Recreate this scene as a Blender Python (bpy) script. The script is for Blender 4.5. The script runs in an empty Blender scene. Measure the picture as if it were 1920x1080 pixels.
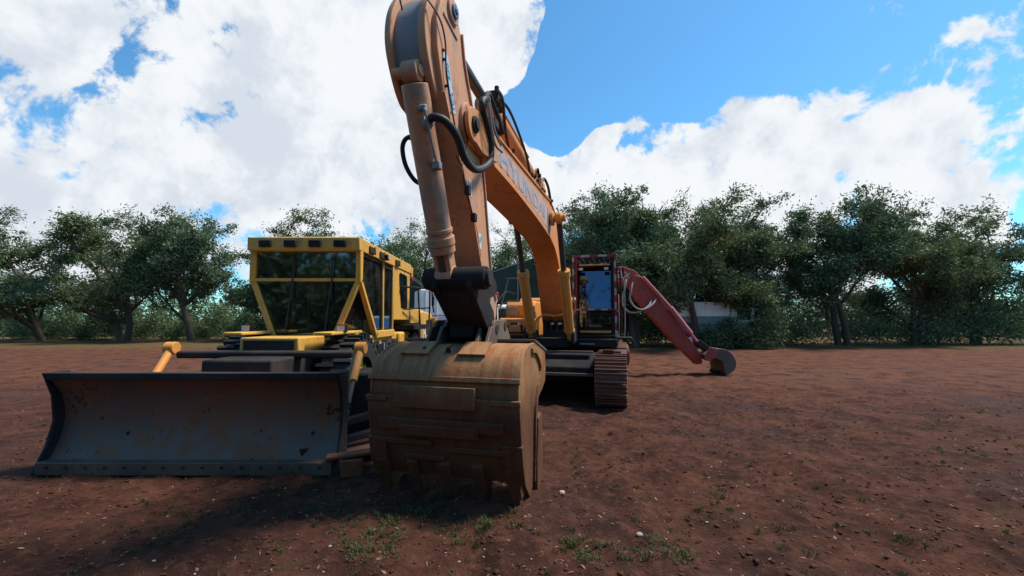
import bpy, bmesh, math, random
from mathutils import Vector, Matrix, noise
import numpy as np
R = math.radians
PI = math.pi
random.seed(7)
S = bpy.context.scene
COL = S.collection
# ------------------------------------------------------------------ camera
PITCH = math.atan(60/800)
cam_d = bpy.data.cameras.new('camera')
cam = bpy.data.objects.new('camera', cam_d); COL.objects.link(cam)
cam.location = (0, 0, 1.75)
cam.rotation_euler = (R(90)+PITCH, 0, 0)
cam_d.sensor_width = 36; cam_d.lens = 15.0
cam_d.clip_start = .05; cam_d.clip_end = 3000
S.camera = cam
# ------------------------------------------------------------------ sun, sky, exposure
S.view_settings.view_transform = 'Standard'; S.view_settings.look = 'None'
S.view_settings.gamma = 1; S.view_settings.exposure = 0.32
SUN_EL, SUN_AZ = 60, 76          # azimuth clockwise from +Y
sd = Vector((math.sin(R(SUN_AZ))*math.cos(R(SUN_EL)), math.cos(R(SUN_AZ))*math.cos(R(SUN_EL)), math.sin(R(SUN_EL))))
sl = bpy.data.lights.new('sun', 'SUN'); sl.energy = 4.2; sl.angle = R(12); sl.color = (1, .92, .80)
so = bpy.data.objects.new('sun', sl); COL.objects.link(so)
so.rotation_euler = sd.to_track_quat('Z', 'Y').to_euler()

def pixdir(px, py):
    a = PITCH
    f = Vector((0, math.cos(a), math.sin(a))); u = Vector((0, -math.sin(a), math.cos(a)))
    return (f + Vector((1, 0, 0))*(px-960)/800 + u*(540-py)/800).normalized()

class NT:
    def __init__(s, tree): s.t = tree; s.n = tree.nodes; s.l = tree.links
    def new(s, typ, **kw):
        n = s.n.new(typ)
        for k, v in kw.items():
            setattr(n, k, v)
        return n
    def link(s, a, b): s.l.new(a, b)
    def set(s, sock, v):
        if isinstance(v, bpy.types.NodeSocket): s.l.new(v, sock)
        elif isinstance(v, (tuple, list)) and len(v) == 3 and sock.type == 'RGBA': sock.default_value = (*v, 1)
        else: sock.default_value = v
    def math(s, op, a, b=None, c=None, clamp=False):
        n = s.new('ShaderNodeMath', operation=op); n.use_clamp = clamp
        s.set(n.inputs[0], a)
        if b is not None: s.set(n.inputs[1], b)
        if c is not None: s.set(n.inputs[2], c)
        return n.outputs[0]
    def mix(s, f, a, b, typ='MIX'):
        n = s.new('ShaderNodeMix', data_type='RGBA', blend_type=typ)
        s.set(n.inputs[0], f); s.set(n.inputs[6], a); s.set(n.inputs[7], b)
        return n.outputs[2]
    def noise(s, vec, scale, detail=4, rough=.55, dist=0, out=0):
        n = s.new('ShaderNodeTexNoise'); 
        if vec is not None: s.link(vec, n.inputs['Vector'])
        n.inputs['Scale'].default_value = scale; n.inputs['Detail'].default_value = detail
        n.inputs['Roughness'].default_value = rough; n.inputs['Distortion'].default_value = dist
        return n.outputs[out]
    def voro(s, vec, scale, feature='F1'):
        n = s.new('ShaderNodeTexVoronoi', feature=feature); s.link(vec, n.inputs['Vector'])
        n.inputs['Scale'].default_value = scale
        return n
    def ramp(s, v, a, b, ca=0., cb=1., smooth=True):
        n = s.new('ShaderNodeMapRange', interpolation_type='SMOOTHSTEP' if smooth else 'LINEAR')
        s.set(n.inputs[0], v)
        n.inputs[1].default_value = a; n.inputs[2].default_value = b
        n.inputs[3].default_value = ca; n.inputs[4].default_value = cb
        return n.outputs[0]

world = bpy.data.worlds.new('World'); S.world = world; world.use_nodes = True
w = NT(world.node_tree); w.n.clear()
sky = w.new('ShaderNodeTexSky', sky_type='NISHITA'); sky.sun_disc = False
sky.sun_elevation = R(SUN_EL); sky.sun_rotation = R(SUN_AZ); sky.air_density = 1.0; sky.dust_density = .4; sky.ozone_density = 2.0
tc = w.new('ShaderNodeTexCoord'); D = tc.outputs['Generated']
warp = w.noise(D, 3.0, 3, .5, 0, 1)
vm = w.new('ShaderNodeVectorMath', operation='MULTIPLY_ADD'); ws = w.new('ShaderNodeVectorMath', operation='SUBTRACT'); w.link(warp, ws.inputs[0]); ws.inputs[1].default_value = (.5, .5, .5)
w.link(ws.outputs[0], vm.inputs[0]); vm.inputs[1].default_value = (.16, .16, .16)
w.link(D, vm.inputs[2])
vm0 = vm; vm = w.new('ShaderNodeVectorMath', operation='NORMALIZE'); w.link(vm0.outputs[0], vm.inputs[0])
# cloud banks: (x, y, radius, weight), written as directions on the sky
banks = [(700, 60, 190, .9), (690, 300, 150, .8), (850, 30, 100, .8), (935, 45, 85, .9), (780, 400, 120, .8), (930, 420, 90, .6),
         (690, 180, 170, .8), (988, 300, 36, 1.3), (1265, 295, 125, 1.3), (1185, 320, 95, 1.25), (1110, 335, 78, 1.5), (1035, 362, 60, 1.4), (905, 70, 80, .9), (965, 75, 50, .7), (1240, 5, 45, .45),
         (1430, 370, 150, .8), (1620, 400, 170, .8), (1780, 130, 170, .5), (560, 100, 200, .7), (420, 330, 200, .7), (180, 150, 260, .6),
         (60, 420, 200, .6), (1340, 350, 110, .8), (1350, 100, 120, -.35), (1032, 45, 14, .3), (1090, 85, 16, .3), (930, 175, 16, .22),
         (1120, 160, 130, -.7), (1065, 225, 70, -.6), (960, 205, 60, -.5), (1200, 130, 120, -.5), (1048, 395, 16, -.5), (775, 245, 26, -.8), (722, 335, 30, -.8), (800, 375, 30, -.6), (745, 415, 26, -.6)]
acc = None
for (px, py, r, wt) in banks:
    c = pixdir(px, py)
    d0 = pixdir(px, py); ang = r/800/(1+((px-960)/800)**2*.6)
    dp = w.new('ShaderNodeVectorMath', operation='DOT_PRODUCT'); w.link(vm.outputs[0], dp.inputs[0])
    dp.inputs[1].default_value = c
    off = 0
    m = w.ramp(dp.outputs['Value'], math.cos(ang*1.55)+off, 1+off, 0, wt)
    acc = m if acc is None else w.math('ADD', acc, m)
n1 = w.noise(D, 7.0, 9, .62, .25)
n2 = w.noise(D, 2.2, 4, .5, 0)
field = w.math('ADD', w.math('ADD', w.math('MINIMUM', acc, .62), w.math('MULTIPLY', w.math('MAXIMUM', w.math('SUBTRACT', acc, 1.2), 0.0), .10)), w.math('MULTIPLY', w.math('SUBTRACT', n1, .5), 2.6))
field = w.math('ADD', field, w.math('MULTIPLY', w.math('SUBTRACT', n2, .5), .5))
mask = w.ramp(field, .30, .52)
n3 = w.math('ADD', w.math('MULTIPLY', w.noise(D, 4.5, 7, .6, .3), .6), w.math('MULTIPLY', w.noise(D, 11, 7, .6, .2), .4))
shade = w.ramp(w.math('ADD', n3, w.math('MULTIPLY', field, .06)), .43, .59)
ccol = w.mix(shade, (5.4, 5.9, 6.6), (7.35, 7.6, 7.85))
skyc = w.mix(1.0, sky.outputs[0], (.72, 1.38, 1.60), 'MULTIPLY')
bg = w.new('ShaderNodeBackground'); w.link(w.mix(mask, skyc, ccol), bg.inputs[0]); bg.inputs[1].default_value = .1
wo = w.new('ShaderNodeOutputWorld'); w.link(bg.outputs[0], wo.inputs[0])

# ------------------------------------------------------------------ materials
def newmat(name):
    m = bpy.data.materials.new(name); m.use_nodes = True
    t = NT(m.node_tree); b = t.n['Principled BSDF']
    return m, t, b
def coord(t, scale=None):
    c = t.new('ShaderNodeTexCoord').outputs['Object']
    return c
def bump(t, b, h, strength, dist=.02):
    n = t.new('ShaderNodeBump'); n.inputs['Strength'].default_value = strength; n.inputs['Distance'].default_value = dist
    t.set(n.inputs['Height'], h); t.link(n.outputs[0], b.inputs['Normal'])

def paint(name, base, dust=(.30, .19, .12), amount=.45, rust=.25, rough=.5, metal=0., scale=1., streak=True, spec=.35):
    """weathered machine paint: faded patches, run-down dirt, rust chips"""
    m, t, b = newmat(name); c = coord(t)
    big = t.noise(c, 1.6*scale, 5, .6)
    fine = t.noise(c, 11*scale, 6, .65)
    mp = t.new('ShaderNodeMapping'); mp.inputs['Scale'].default_value = (14, 14, 1.2); t.link(c, mp.inputs[0])
    run = t.noise(mp.outputs[0], 1.0*scale, 4, .6)
    f = t.math('ADD', t.math('MULTIPLY', big, .5), t.math('MULTIPLY', fine, .3))
    f = t.math('ADD', f, t.math('MULTIPLY', run, .35 if streak else .1))
    dm = t.ramp(f, .46, .74, 0, amount*1.3)
    faded = t.mix(t.ramp(big, .35, .7), base, tuple(min(1, v*1.12+.02) for v in base))
    col = t.mix(dm, faded, dust)
    ch = t.noise(c, 26*scale, 5, .7)
    ch2 = t.noise(c, 3.1*scale, 3, .5)
    rm = t.ramp(t.math('ADD', t.math('MULTIPLY', ch, .7), t.math('MULTIPLY', ch2, .5)), .70, .76, 0, min(1, rust*2.2))
    col = t.mix(rm, col, (.075, .034, .018))
    gm = t.math('MULTIPLY', t.ramp(t.noise(c, 2.6*scale, 6, .7, .6), .54, .70), t.ramp(run, .35, .6))
    col = t.mix(t.math('MULTIPLY', gm, .55*min(1, amount+.2)), col, (.13, .075, .05))
    t.link(col, b.inputs['Base Color'])
    t.link(t.ramp(f, .3, .8, rough-.08, rough+.3), b.inputs['Roughness'])
    b.inputs['Metallic'].default_value = metal
    b.inputs['Specular IOR Level'].default_value = spec
    bump(t, b, t.math('ADD', fine, t.math('MULTIPLY', rm, -.4)), .12, .01)
    return m
def plain(name, col, rough=.6, metal=0., var=.25, spec=.4, scale=6):
    m, t, b = newmat(name); c = coord(t)
    n = t.noise(c, scale, 5, .6)
    cc = t.mix(n, tuple(v*(1-var) for v in col), tuple(min(1, v*(1+var)) for v in col))
    t.link(cc, b.inputs['Base Color']); b.inputs['Roughness'].default_value = rough
    b.inputs['Metallic'].default_value = metal; b.inputs['Specular IOR Level'].default_value = spec
    bump(t, b, t.noise(c, scale*6, 3, .6), .08, .005)
    return m
M = {}
M['arm'] = paint('faded_orange', (.64, .265, .115), (.42, .26, .18), .85, .28, .55)
M['cyl'] = paint('shaded_orange', (.62, .25, .10), (.36, .22, .16), .9, .4, .5)  # darker copy of the arm paint, the cylinder's shade put into the colour
M['rust'] = plain('rust_orange', (.26, .095, .045), .8, 0, .5, .2, 14)
M['boom'] = paint('orange_paint', (.72, .245, .052), (.45, .25, .15), .6, .25, .5)
M['blade'] = paint('scoured_blade', (.15, .12, .10), (.26, .12, .065), 1.0, .8, .45, .35, .6)
M['orange'] = paint('bright_orange', (.76, .285, .04), (.42, .26, .13), .35, .18, .45)
M['yellow'] = paint('dozer_yellow', (.74, .39, .055), (.30, .20, .10), .5, .25, .5)
M['black'] = paint('black_steel', (.012, .012, .013), (.035, .026, .022), .5, .1, .7, spec=.15)
M['dark'] = paint('dark_greasy_steel', (.022, .02, .02), (.06, .04, .032), .6, .3, .7, spec=.2)
M['rubber'] = plain('rubber', (.022, .022, .024), .6)
M['chrome'] = plain('chrome_rod', (.45, .44, .43), .25, .9, .1)
M['chromed'] = plain('dusty_rod', (.10, .09, .085), .45, .6, .2)
M['red'] = paint('red_paint', (.42, .058, .035), (.16, .07, .055), .5, .35, .5)
M['redpipe'] = paint('red_pipe_paint', (.50, .13, .14), (.25, .12, .11), .3, .15, .4)
M['white'] = paint('white_paint', (.92, .82, .72), (.55, .45, .36), .3, .1, .45)
M['lilac'] = paint('pale_blue_paint', (.56, .49, .56), (.36, .33, .32), .3, .1, .5)
M['grey'] = paint('grey_metal', (.25, .25, .25), (.22, .17, .13), .4, .2, .5)
M['cream'] = paint('cream_paint', (.66, .58, .42), (.36, .28, .2), .3, .1, .5)
M['tapered'] = plain('tape_red', (.25, .025, .035), .45, 0, .3, .4, 20)
M['tapewhite'] = plain('tape_white', (.36, .35, .36), .45, 0, .3, .4, 20)
M['seat'] = plain('seat_cloth', (.04, .042, .05), .9)
M['lamp'] = plain('lamp_glass', (.7, .7, .68), .15, .3, .05)
M['stick_white'] = plain('sticker_white', (.62, .66, .68), .5, 0, .15)
M['stick_blue'] = plain('sticker_blue', (.42, .55, .66), .5, 0, .15)
M['stick_teal'] = plain('sticker_teal', (.08, .30, .34), .5, 0, .2)
M['band'] = paint('faded_band', (.50, .36, .32), (.50, .27, .17), .6, .2, .6)
M['letters'] = plain('faded_letters', (.36, .32, .35), .55, 0, .25, .3, 18)
M['letterdark'] = plain('dark_letters', (.10, .13, .24), .55, 0, .2)
M['lettery'] = plain('yellow_letters', (.62, .50, .30), .55, 0, .2)
M['yellowbar'] = paint('ochre_bar', (.62, .38, .10), (.35, .24, .14), .4, .1, .5)
M['bark'] = plain('bark', (.10, .075, .055), .9, 0, .4, .1, 5)
M['stone'] = plain('pale_stone', (.36, .29, .24), .85, 0, .3, .2, 12)
M['cloth'] = plain('shade_cloth', (.045, .06, .045), .9, 0, .4, .1, .6)
M['litter'] = plain('dry_leaf', (.24, .15, .09), .9, 0, .6, .1, 3)
M['wire'] = plain('wire_dark', (.03, .028, .03), .5)

def mk_bucket(name='bucket_steel'):
    m, t, b = newmat(name); c = coord(t)
    big = t.noise(c, 2.3, 6, .6, .3); fine = t.noise(c, 14, 6, .7)
    mp = t.new('ShaderNodeMapping'); mp.inputs['Scale'].default_value = (9, 2, 1.0); t.link(c, mp.inputs[0])
    run = t.noise(mp.outputs[0], 1.3, 5, .6)
    f = t.math('ADD', t.math('MULTIPLY', big, .5), t.math('ADD', t.math('MULTIPLY', fine, .2), t.math('MULTIPLY', run, .4)))
    col = t.mix(t.ramp(f, .40, .66), (.17, .052, .019), (.28, .115, .044))
    col = t.mix(t.ramp(fine, .55, .72, 0, .65), col, (.075, .032, .018))
    # yellowish mud smeared on the upper shell, old rust with painted shade lower down
    sep = t.new('ShaderNodeSeparateXYZ'); t.link(c, sep.inputs[0])
    hz = t.ramp(t.math('ADD', sep.outputs[2], t.math('MULTIPLY', big, .35)), .95, 1.5)
    col = t.mix(t.math('MULTIPLY', hz, .75), t.mix(.55, col, (.028, .012, .008)), t.mix(t.ramp(run, .4, .65), (.42, .22, .095), (.34, .115, .036)))
    t.link(col, b.inputs['Base Color'])
    b.inputs['Roughness'].default_value = .7; b.inputs['Specular IOR Level'].default_value = .3
    bump(t, b, t.math('ADD', fine, big), .35, .02)
    return m
M['bucket'] = mk_bucket()
M['edge'] = paint('worn_steel', (.12, .085, .065), (.20, .135, .09), .5, .4, .5, .2)
M['shoe'] = paint('track_steel', (.15, .065, .04), (.22, .10, .06), .6, .3, .6)

def glass(name, tint, refl=.16, gl=(.9, .95, 1)):
    m, t, b = newmat(name); t.n.remove(b)
    g = t.new('ShaderNodeBsdfGlossy'); g.inputs['Roughness'].default_value = .04; g.inputs['Color'].default_value = (*gl, 1)
    tr = t.new('ShaderNodeBsdfTransparent'); tr.inputs['Color'].default_value = (*tint, 1)
    fr = t.new('ShaderNodeFresnel'); fr.inputs['IOR'].default_value = 1.5
    dirt = t.noise(coord(t), 3, 5, .6)
    df = t.new('ShaderNodeBsdfDiffuse'); df.inputs['Color'].default_value = (.30, .27, .25, 1)
    mx = t.new('ShaderNodeMixShader'); t.link(t.math('ADD', fr.outputs[0], refl), mx.inputs[0]); t.link(tr.outputs[0], mx.inputs[1]); t.link(g.outputs[0], mx.inputs[2])
    m2 = t.new('ShaderNodeMixShader'); t.link(t.ramp(dirt, .4, .8, .01, .12), m2.inputs[0]); t.link(mx.outputs[0], m2.inputs[1]); t.link(df.outputs[0], m2.inputs[2])
    t.link(m2.outputs[0], t.n['Material Output'].inputs[0])
    return m
M['glass'] = glass('cab_glass', (.12, .22, .32), .20, (.32, .48, .66))
M['gglass'] = glass('green_tinted_glass', (.20, .34, .33), .10, (.75, .9, .95))

def mk_leaf(name, a, bcol):
    m, t, b = newmat(name); c = coord(t)
    n = t.noise(c, .9, 3, .6); at = t.new('ShaderNodeAttribute', attribute_name='tint')
    f = t.math('ADD', t.math('MULTIPLY', n, .6), t.math('MULTIPLY', at.outputs['Fac'], .5))
    col = t.mix(t.ramp(f, .25, .85), a, bcol)
    t.link(col, b.inputs['Base Color']); b.inputs['Roughness'].default_value = .6; b.inputs['Specular IOR Level'].default_value = .25
    tl = t.new('ShaderNodeBsdfTranslucent'); t.link(t.mix(.5, col, (.10, .16, .03)), tl.inputs[0])
    mx = t.new('ShaderNodeMixShader'); mx.inputs[0].default_value = .25
    t.link(b.outputs[0], mx.inputs[1]); t.link(tl.outputs[0], mx.inputs[2]); t.link(mx.outputs[0], t.n['Material Output'].inputs[0])
    return m
M['leaf'] = mk_leaf('leaf_dark', (.06, .09, .05), (.17, .24, .12))
M['leaf2'] = mk_leaf('leaf_fresh', (.06, .11, .045), (.17, .25, .10))
M['leaf3'] = mk_leaf('leaf_olive', (.065, .085, .04), (.19, .23, .10))
M['grass'] = mk_leaf('grass_blade', (.07, .07, .025), (.09, .12, .035))

def mk_ground():
    m, t, b = newmat('red_soil'); c = coord(t)
    a = t.noise(c, .35, 5, .6); b2 = t.noise(c, 1.7, 6, .65, .4); c3 = t.noise(c, 9, 8, .7); c4 = t.noise(c, 60, 5, .7)
    col = t.mix(t.ramp(b2, .3, .7), (.040, .0165, .011), (.122, .047, .028))
    col = t.mix(t.ramp(a, .45, .68, 0, .75), col, (.050, .024, .021))
    col = t.mix(t.ramp(c3, .48, .7, 0, .55), col, (.175, .074, .044))
    col = t.mix(t.ramp(c3, .5, .3, 0, .6), col, (.024, .011, .008))
    # thin green moss / weed stain
    g = t.noise(c, .8, 5, .7)
    col = t.mix(t.math('MULTIPLY', t.ramp(g, .56, .68, 0, .55), t.ramp(c3, .4, .6)), col, (.060, .050, .022))
    sep = t.new('ShaderNodeSeparateXYZ'); t.link(c, sep.inputs[0])
    far = t.math('MULTIPLY', t.ramp(t.math('ADD', sep.outputs[1], t.math('MULTIPLY', b2, 6)), 27, 32), t.ramp(b2, .25, .6, .35, 1))
    col = t.mix(far, col, (.085, .085, .028))
    dry = t.ramp(sep.outputs[1], 8, 14, 0, .5)
    col = t.mix(t.math('MULTIPLY', dry, t.ramp(b2, .3, .6)), col, (.20, .078, .04))
    v = t.voro(c, 55); sp = t.ramp(v.outputs['Distance'], .14, .10, 0, 1)
    pick = t.math('GREATER_THAN', t.new('ShaderNodeSeparateColor').outputs[0], .5)
    sc = t.n[-1]
    vc = t.new('ShaderNodeSeparateColor'); t.link(v.outputs['Color'], vc.inputs[0])
    pk = t.math('GREATER_THAN', vc.outputs[0], .93)
    col = t.mix(t.math('MULTIPLY', sp, pk), col, (.34, .24, .18))
    t.link(col, b.inputs['Base Color'])
    t.link(t.ramp(a, .4, .7, .95, .82), b.inputs['Roughness']); b.inputs['Specular IOR Level'].default_value = .12
    h = t.math('ADD', t.math('MULTIPLY', c3, .6), t.math('ADD', t.math('MULTIPLY', c4, .25), t.math('MULTIPLY', sp, .1)))
    bump(t, b, h, 1.0, .09)
    return m
M['ground'] = mk_ground()
M['clod'] = plain('soil_clod', (.075, .031, .019), .95, 0, .4, .15, 20)

# ------------------------------------------------------------------ mesh helpers
class MB:
    def __init__(s): s.v = []; s.f = []
    def add(s, vs, fs):
        o = len(s.v); s.v += [tuple(p) for p in vs]; s.f += [tuple(i+o for i in f) for f in fs]; return s
    def box(s, c, d, rot=None):
        """centre c, full size d"""
        P = [Vector((x*d[0]/2, y*d[1]/2, z*d[2]/2)) for x in (-1, 1) for y in (-1, 1) for z in (-1, 1)]
        if rot is not None: P = [rot @ p for p in P]
        P = [p+Vector(c) for p in P]
        return s.add(P, [(0, 1, 3, 2), (4, 6, 7, 5), (0, 4, 5, 1), (2, 3, 7, 6), (0, 2, 6, 4), (1, 5, 7, 3)])
    def b2(s, x0, x1, y0, y1, z0, z1):
        return s.box(((x0+x1)/2, (y0+y1)/2, (z0+z1)/2), (abs(x1-x0), abs(y1-y0), abs(z1-z0)))
    def beam(s, p, q, wd, ht, up=(0, 0, 1)):
        p, q = Vector(p), Vector(q); d = q-p; L = d.length; d.normalize()
        side = d.cross(Vector(up))
        if side.length < 1e-4: side = d.cross(Vector((1, 0, 0)))
        side.normalize(); u = side.cross(d)
        rot = Matrix((side, d, u)).transposed()
        return s.box((p+q)/2, (wd, L, ht), rot)
    def prism(s, prof, x0, x1):
        """prof: (u,z) outline in the machine's side plane (u = -y), extruded from x0 to x1"""
        n = len(prof); V = [(x0, -u, z) for u, z in prof]+[(x1, -u, z) for u, z in prof]
        F = [tuple(range(n)), tuple(range(2*n-1, n-1, -1))]
        for i in range(n):
            j = (i+1) % n; F.append((i, i+n, j+n, j))
        return s.add(V, F)
    def cyl(s, p, q, r, n=20, r2=None, cap=True):
        return s.tube([p, q], [r, r if r2 is None else r2], n, cap)
    def tube(s, P, r, n=10, cap=True):
        P = [Vector(p) for p in P]; k = len(P)
        rs = r if isinstance(r, (list, tuple)) else [r]*k
        V = []; prev = None
        for i, p in enumerate(P):
            d = (P[min(i+1, k-1)]-P[max(i-1, 0)]).normalized()
            if prev is None:
                a = d.orthogonal().normalized()
            else:
                a = (prev - d*prev.dot(d))
                a = a.normalized() if a.length > 1e-5 else d.orthogonal().normalized()
            prev = a; b = d.cross(a)
            for j in range(n):
                t = 2*PI*j/n; V.append(p+(a*math.cos(t)+b*math.sin(t))*rs[i])
        F = []
        for i in range(k-1):
            for j in range(n):
                j2 = (j+1) % n; F.append((i*n+j, i*n+j2, (i+1)*n+j2, (i+1)*n+j))
        if cap: F += [tuple(range(n-1, -1, -1)), tuple(range((k-1)*n, k*n))]
        return s.add(V, F)
    def build(s, name, mat, parent=None, bev=0, ang=35, smooth=True, bseg=2, split=False):
        if split:
            par = list(range(len(s.v)))
            def fd(i):
                while par[i] != i: par[i] = par[par[i]]; i = par[i]
                return i
            for f in s.f:
                for j in f[1:]: par[fd(j)] = fd(f[0])
            grp = {}
            for f in s.f: grp.setdefault(fd(f[0]), []).append(f)
            out = []
            for fs in grp.values():
                idx = sorted({i for f in fs for i in f}); mp = {a: b for b, a in enumerate(idx)}
                k = MB(); k.v = [s.v[i] for i in idx]; k.f = [tuple(mp[i] for i in f) for f in fs]
                out.append(k.build(name, mat, parent, bev, ang, smooth, bseg))
            return out[0]
        me = bpy.data.meshes.new(name); me.from_pydata(s.v, [], s.f)
        bm = bmesh.new(); bm.from_mesh(me); bmesh.ops.recalc_face_normals(bm, faces=bm.faces); bm.to_mesh(me); bm.free()
        me.materials.append(M[mat] if isinstance(mat, str) else mat)
        if smooth:
            me.shade_smooth(); me.set_sharp_from_angle(angle=R(ang))
        o = bpy.data.objects.new(name, me); COL.objects.link(o)
        if parent: o.parent = parent
        if bev:
            m = o.modifiers.new('bevel', 'BEVEL'); m.width = bev; m.segments = bseg; m.limit_method = 'ANGLE'; m.angle_limit = R(40)
        return o
def curve(P, n=6):
    """Catmull-Rom through the points"""
    P = [Vector(p) for p in P]; Q = [P[0]*2-P[1]]+P+[P[-1]*2-P[-2]]; out = []
    for i in range(1, len(Q)-2):
        for k in range(n):
            t = k/n; a, b, c, d = Q[i-1], Q[i], Q[i+1], Q[i+2]
            out.append(.5*((2*b)+(c-a)*t+(2*a-5*b+4*c-d)*t*t+(3*b-3*c+d-a)*t**3))
    out.append(P[-1]); return out
def uz(v, *pts): return [(v, -u, z) for u, z in pts]
def smooth2(prof, n=5):
    return [(p[0], p[1]) for p in curve([(u, z, 0) for u, z in prof], n)]
def arc(cu, cz, r, a0, a1, n=10):
    return [(cu+r*math.cos(R(a0+(a1-a0)*i/n)), cz+r*math.sin(R(a0+(a1-a0)*i/n))) for i in range(n+1)]
def empty(name, loc, rz=0, label=None, cat=None, group=None):
    o = bpy.data.objects.new(name, None); COL.objects.link(o); o.location = loc; o.rotation_euler = (0, 0, rz)
    o.empty_display_size = .3
    tag(o, label, cat, group); return o
def tag(o, label=None, cat=None, group=None, kind=None):
    if label: o['label'] = label
    if cat: o['category'] = cat
    if group: o['group'] = group
    if kind: o['kind'] = kind
    return o
def text_mesh(name, txt, size, mat, parent, mtx, extrude=.002, bold=0., shear=0.):
    cu = bpy.data.curves.new(name, 'FONT'); cu.body = txt; cu.size = size; cu.extrude = extrude; cu.offset = bold; cu.shear = shear
    cu.align_x = 'CENTER'; cu.align_y = 'CENTER'
    tmp = bpy.data.objects.new('tmp', cu); COL.objects.link(tmp)
    dg = bpy.context.evaluated_depsgraph_get(); dg.update()
    me = bpy.data.meshes.new_from_object(tmp.evaluated_get(dg)); bpy.data.objects.remove(tmp)
    me.transform(mtx); me.name = name; me.materials.clear(); me.materials.append(M[mat])
    o = bpy.data.objects.new(name, me); COL.objects.link(o)
    if parent: o.parent = parent
    return o
def frame_mtx(org, xdir, ydir):
    x = Vector(xdir).normalized(); y = Vector(ydir); y = (y-x*y.dot(x)).normalized(); z = x.cross(y)
    m = Matrix((x, y, z)).transposed().to_4x4(); m.translation = Vector(org); return m

# ------------------------------------------------------------------ ground
def axis(lo, hi, fl, fh, step, growth=1.13):
    a = list(np.arange(fl, fh, step)); s = step; x = a[-1]
    while x < hi: s *= growth; x += s; a.append(x)
    s = step; x = a[0]; pre = []
    while x > lo: s *= growth; x -= s; pre.append(x)
    return np.array(pre[::-1]+a)
def gh(x, y):
    h = .035*noise.noise(Vector((x*.5, y*.5, 3.1)))+.028*noise.noise(Vector((x*1.9, y*1.9, 7.7)))
    if -8 < x < 10 and y < 22:
        h += .042*(noise.noise(Vector((x*5, y*5, 1.7))))+.014*abs(noise.noise(Vector((x*17, y*17, 4.2))))
        # wheel and track ruts curving in from the right foreground
        for c0, k in ((2.6, .10), (4.0, .12), (1.35, .04)):
            cx = c0+k*y
            d = (x-cx)/.27
            if abs(d) < 1.1: h += .016*math.sin(y*31.4+c0*3)*(.5+.5*noise.noise(Vector((x*1.2, y*.8, 5))))
            if abs(d) < 2.5: h += (-.055*math.exp(-d*d)+.02*math.exp(-(abs(d)-1.4)**2*5))*(.6+.4*noise.noise(Vector((x*3, y*3, 9))))
    return h
XS = axis(-900, 900, -4.2, 5.0, .042); YS = axis(-500, 1400, 1.6, 11.5, .045)
verts = [(float(x), float(y), gh(x, y)) for y in YS for x in XS]
nx, ny = len(XS), len(YS)
me = bpy.data.meshes.new('ground')
faces = [(j*nx+i, j*nx+i+1, (j+1)*nx+i+1, (j+1)*nx+i) for j in range(ny-1) for i in range(nx-1)]
me.from_pydata(verts, [], faces); me.materials.append(M['ground']); me.shade_smooth()
g = bpy.data.objects.new('ground', me); COL.objects.link(g); tag(g, kind='structure')

# ------------------------------------------------------------------ the big excavator
TH = R(15)
ex = empty('excavator', (1.12, 10.83, 0), -TH, 'large dusty orange excavator with raised arm and a big rusty bucket resting teeth down', 'excavator')
# local frame: x = v (machine's left = viewer's right), y = -u (u towards the bucket), z up
# --- boom
prof = [(6.95, 3.86), (6.4, 3.93), (4.63, 4.02), (2.85, 4.12), (2.3, 4.16), (1.85, 4.10), (1.4, 3.94), (.95, 3.66), (.4, 3.1), (-.1, 2.45), (-.5, 1.9), (-.48, 1.62), (-.2, 1.58),
        (.12, 1.85), (.6, 2.38), (1.1, 2.9), (1.5, 3.18), (1.9, 3.34), (2.5, 3.43), (3.34, 3.50), (5.02, 3.56), (6.16, 3.56), (6.9, 3.50)]
bm_ = MB().prism(prof, -.24, .25)
bm_.v = [((-.24-.14*max(0, min(1, (1.6+y)/1.8))) if x < 0 else .25, y, z) for x, y, z in bm_.v]
boom = bm_.build('boom', 'boom', ex, .012)
# raised edge strips of the top and bottom plates
lowp = smooth2([(.12, 1.85), (.6, 2.38), (1.1, 2.9), (1.5, 3.18), (1.9, 3.34), (2.5, 3.43), (3.34, 3.50), (5.02, 3.56), (6.16, 3.56)], 4)
top = smooth2([(-.1, 2.45), (.4, 3.1), (.95, 3.66), (1.4, 3.94), (1.85, 4.10), (2.3, 4.16), (2.85, 4.12), (4.63, 4.02), (6.4, 3.93)], 4)
for path, s in ((lowp, -1), (top, 1)):
    fl = MB()
    for i in range(len(path)-1):
        (a, b), (c, d) = path[i], path[i+1]
        n_ = Vector((-(d-b), c-a)).normalized()*(.012*s) if path is lowp else Vector(((b-d), c-a)).normalized()*.012
        if s < 0: n_ = -Vector((-(d-b), c-a)).normalized()*.012*1
        fl.beam((.005, -(a+n_[0]), b+n_[1]), (.005, -(c+n_[0]), d+n_[1]), .53, .022)
    fl.build('flange_plate', 'boom', boom)
# fork at the tip around the arm
for v0, v1 in ((.255, .295), (-.285, -.245)):
    MB().prism([(6.1, 3.90), (6.1, 3.58), (6.6, 3.50)]+arc(6.87, 3.69, .17, -110, 80, 12)+[(6.6, 3.92)], v0, v1).build('boom_fork', 'boom', boom, .006)
MB().cyl((.32, -6.87, 3.69), (-.32, -6.87, 3.69), .085).cyl((.34, -6.87, 3.69), (.32, -6.87, 3.69), .06).build('hinge_pin', 'dark', boom, .008)
MB().cyl((-.36, .28, 1.75), (.34, .28, 1.75), .14).build('foot_pin', 'dark', boom, .01)
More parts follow.
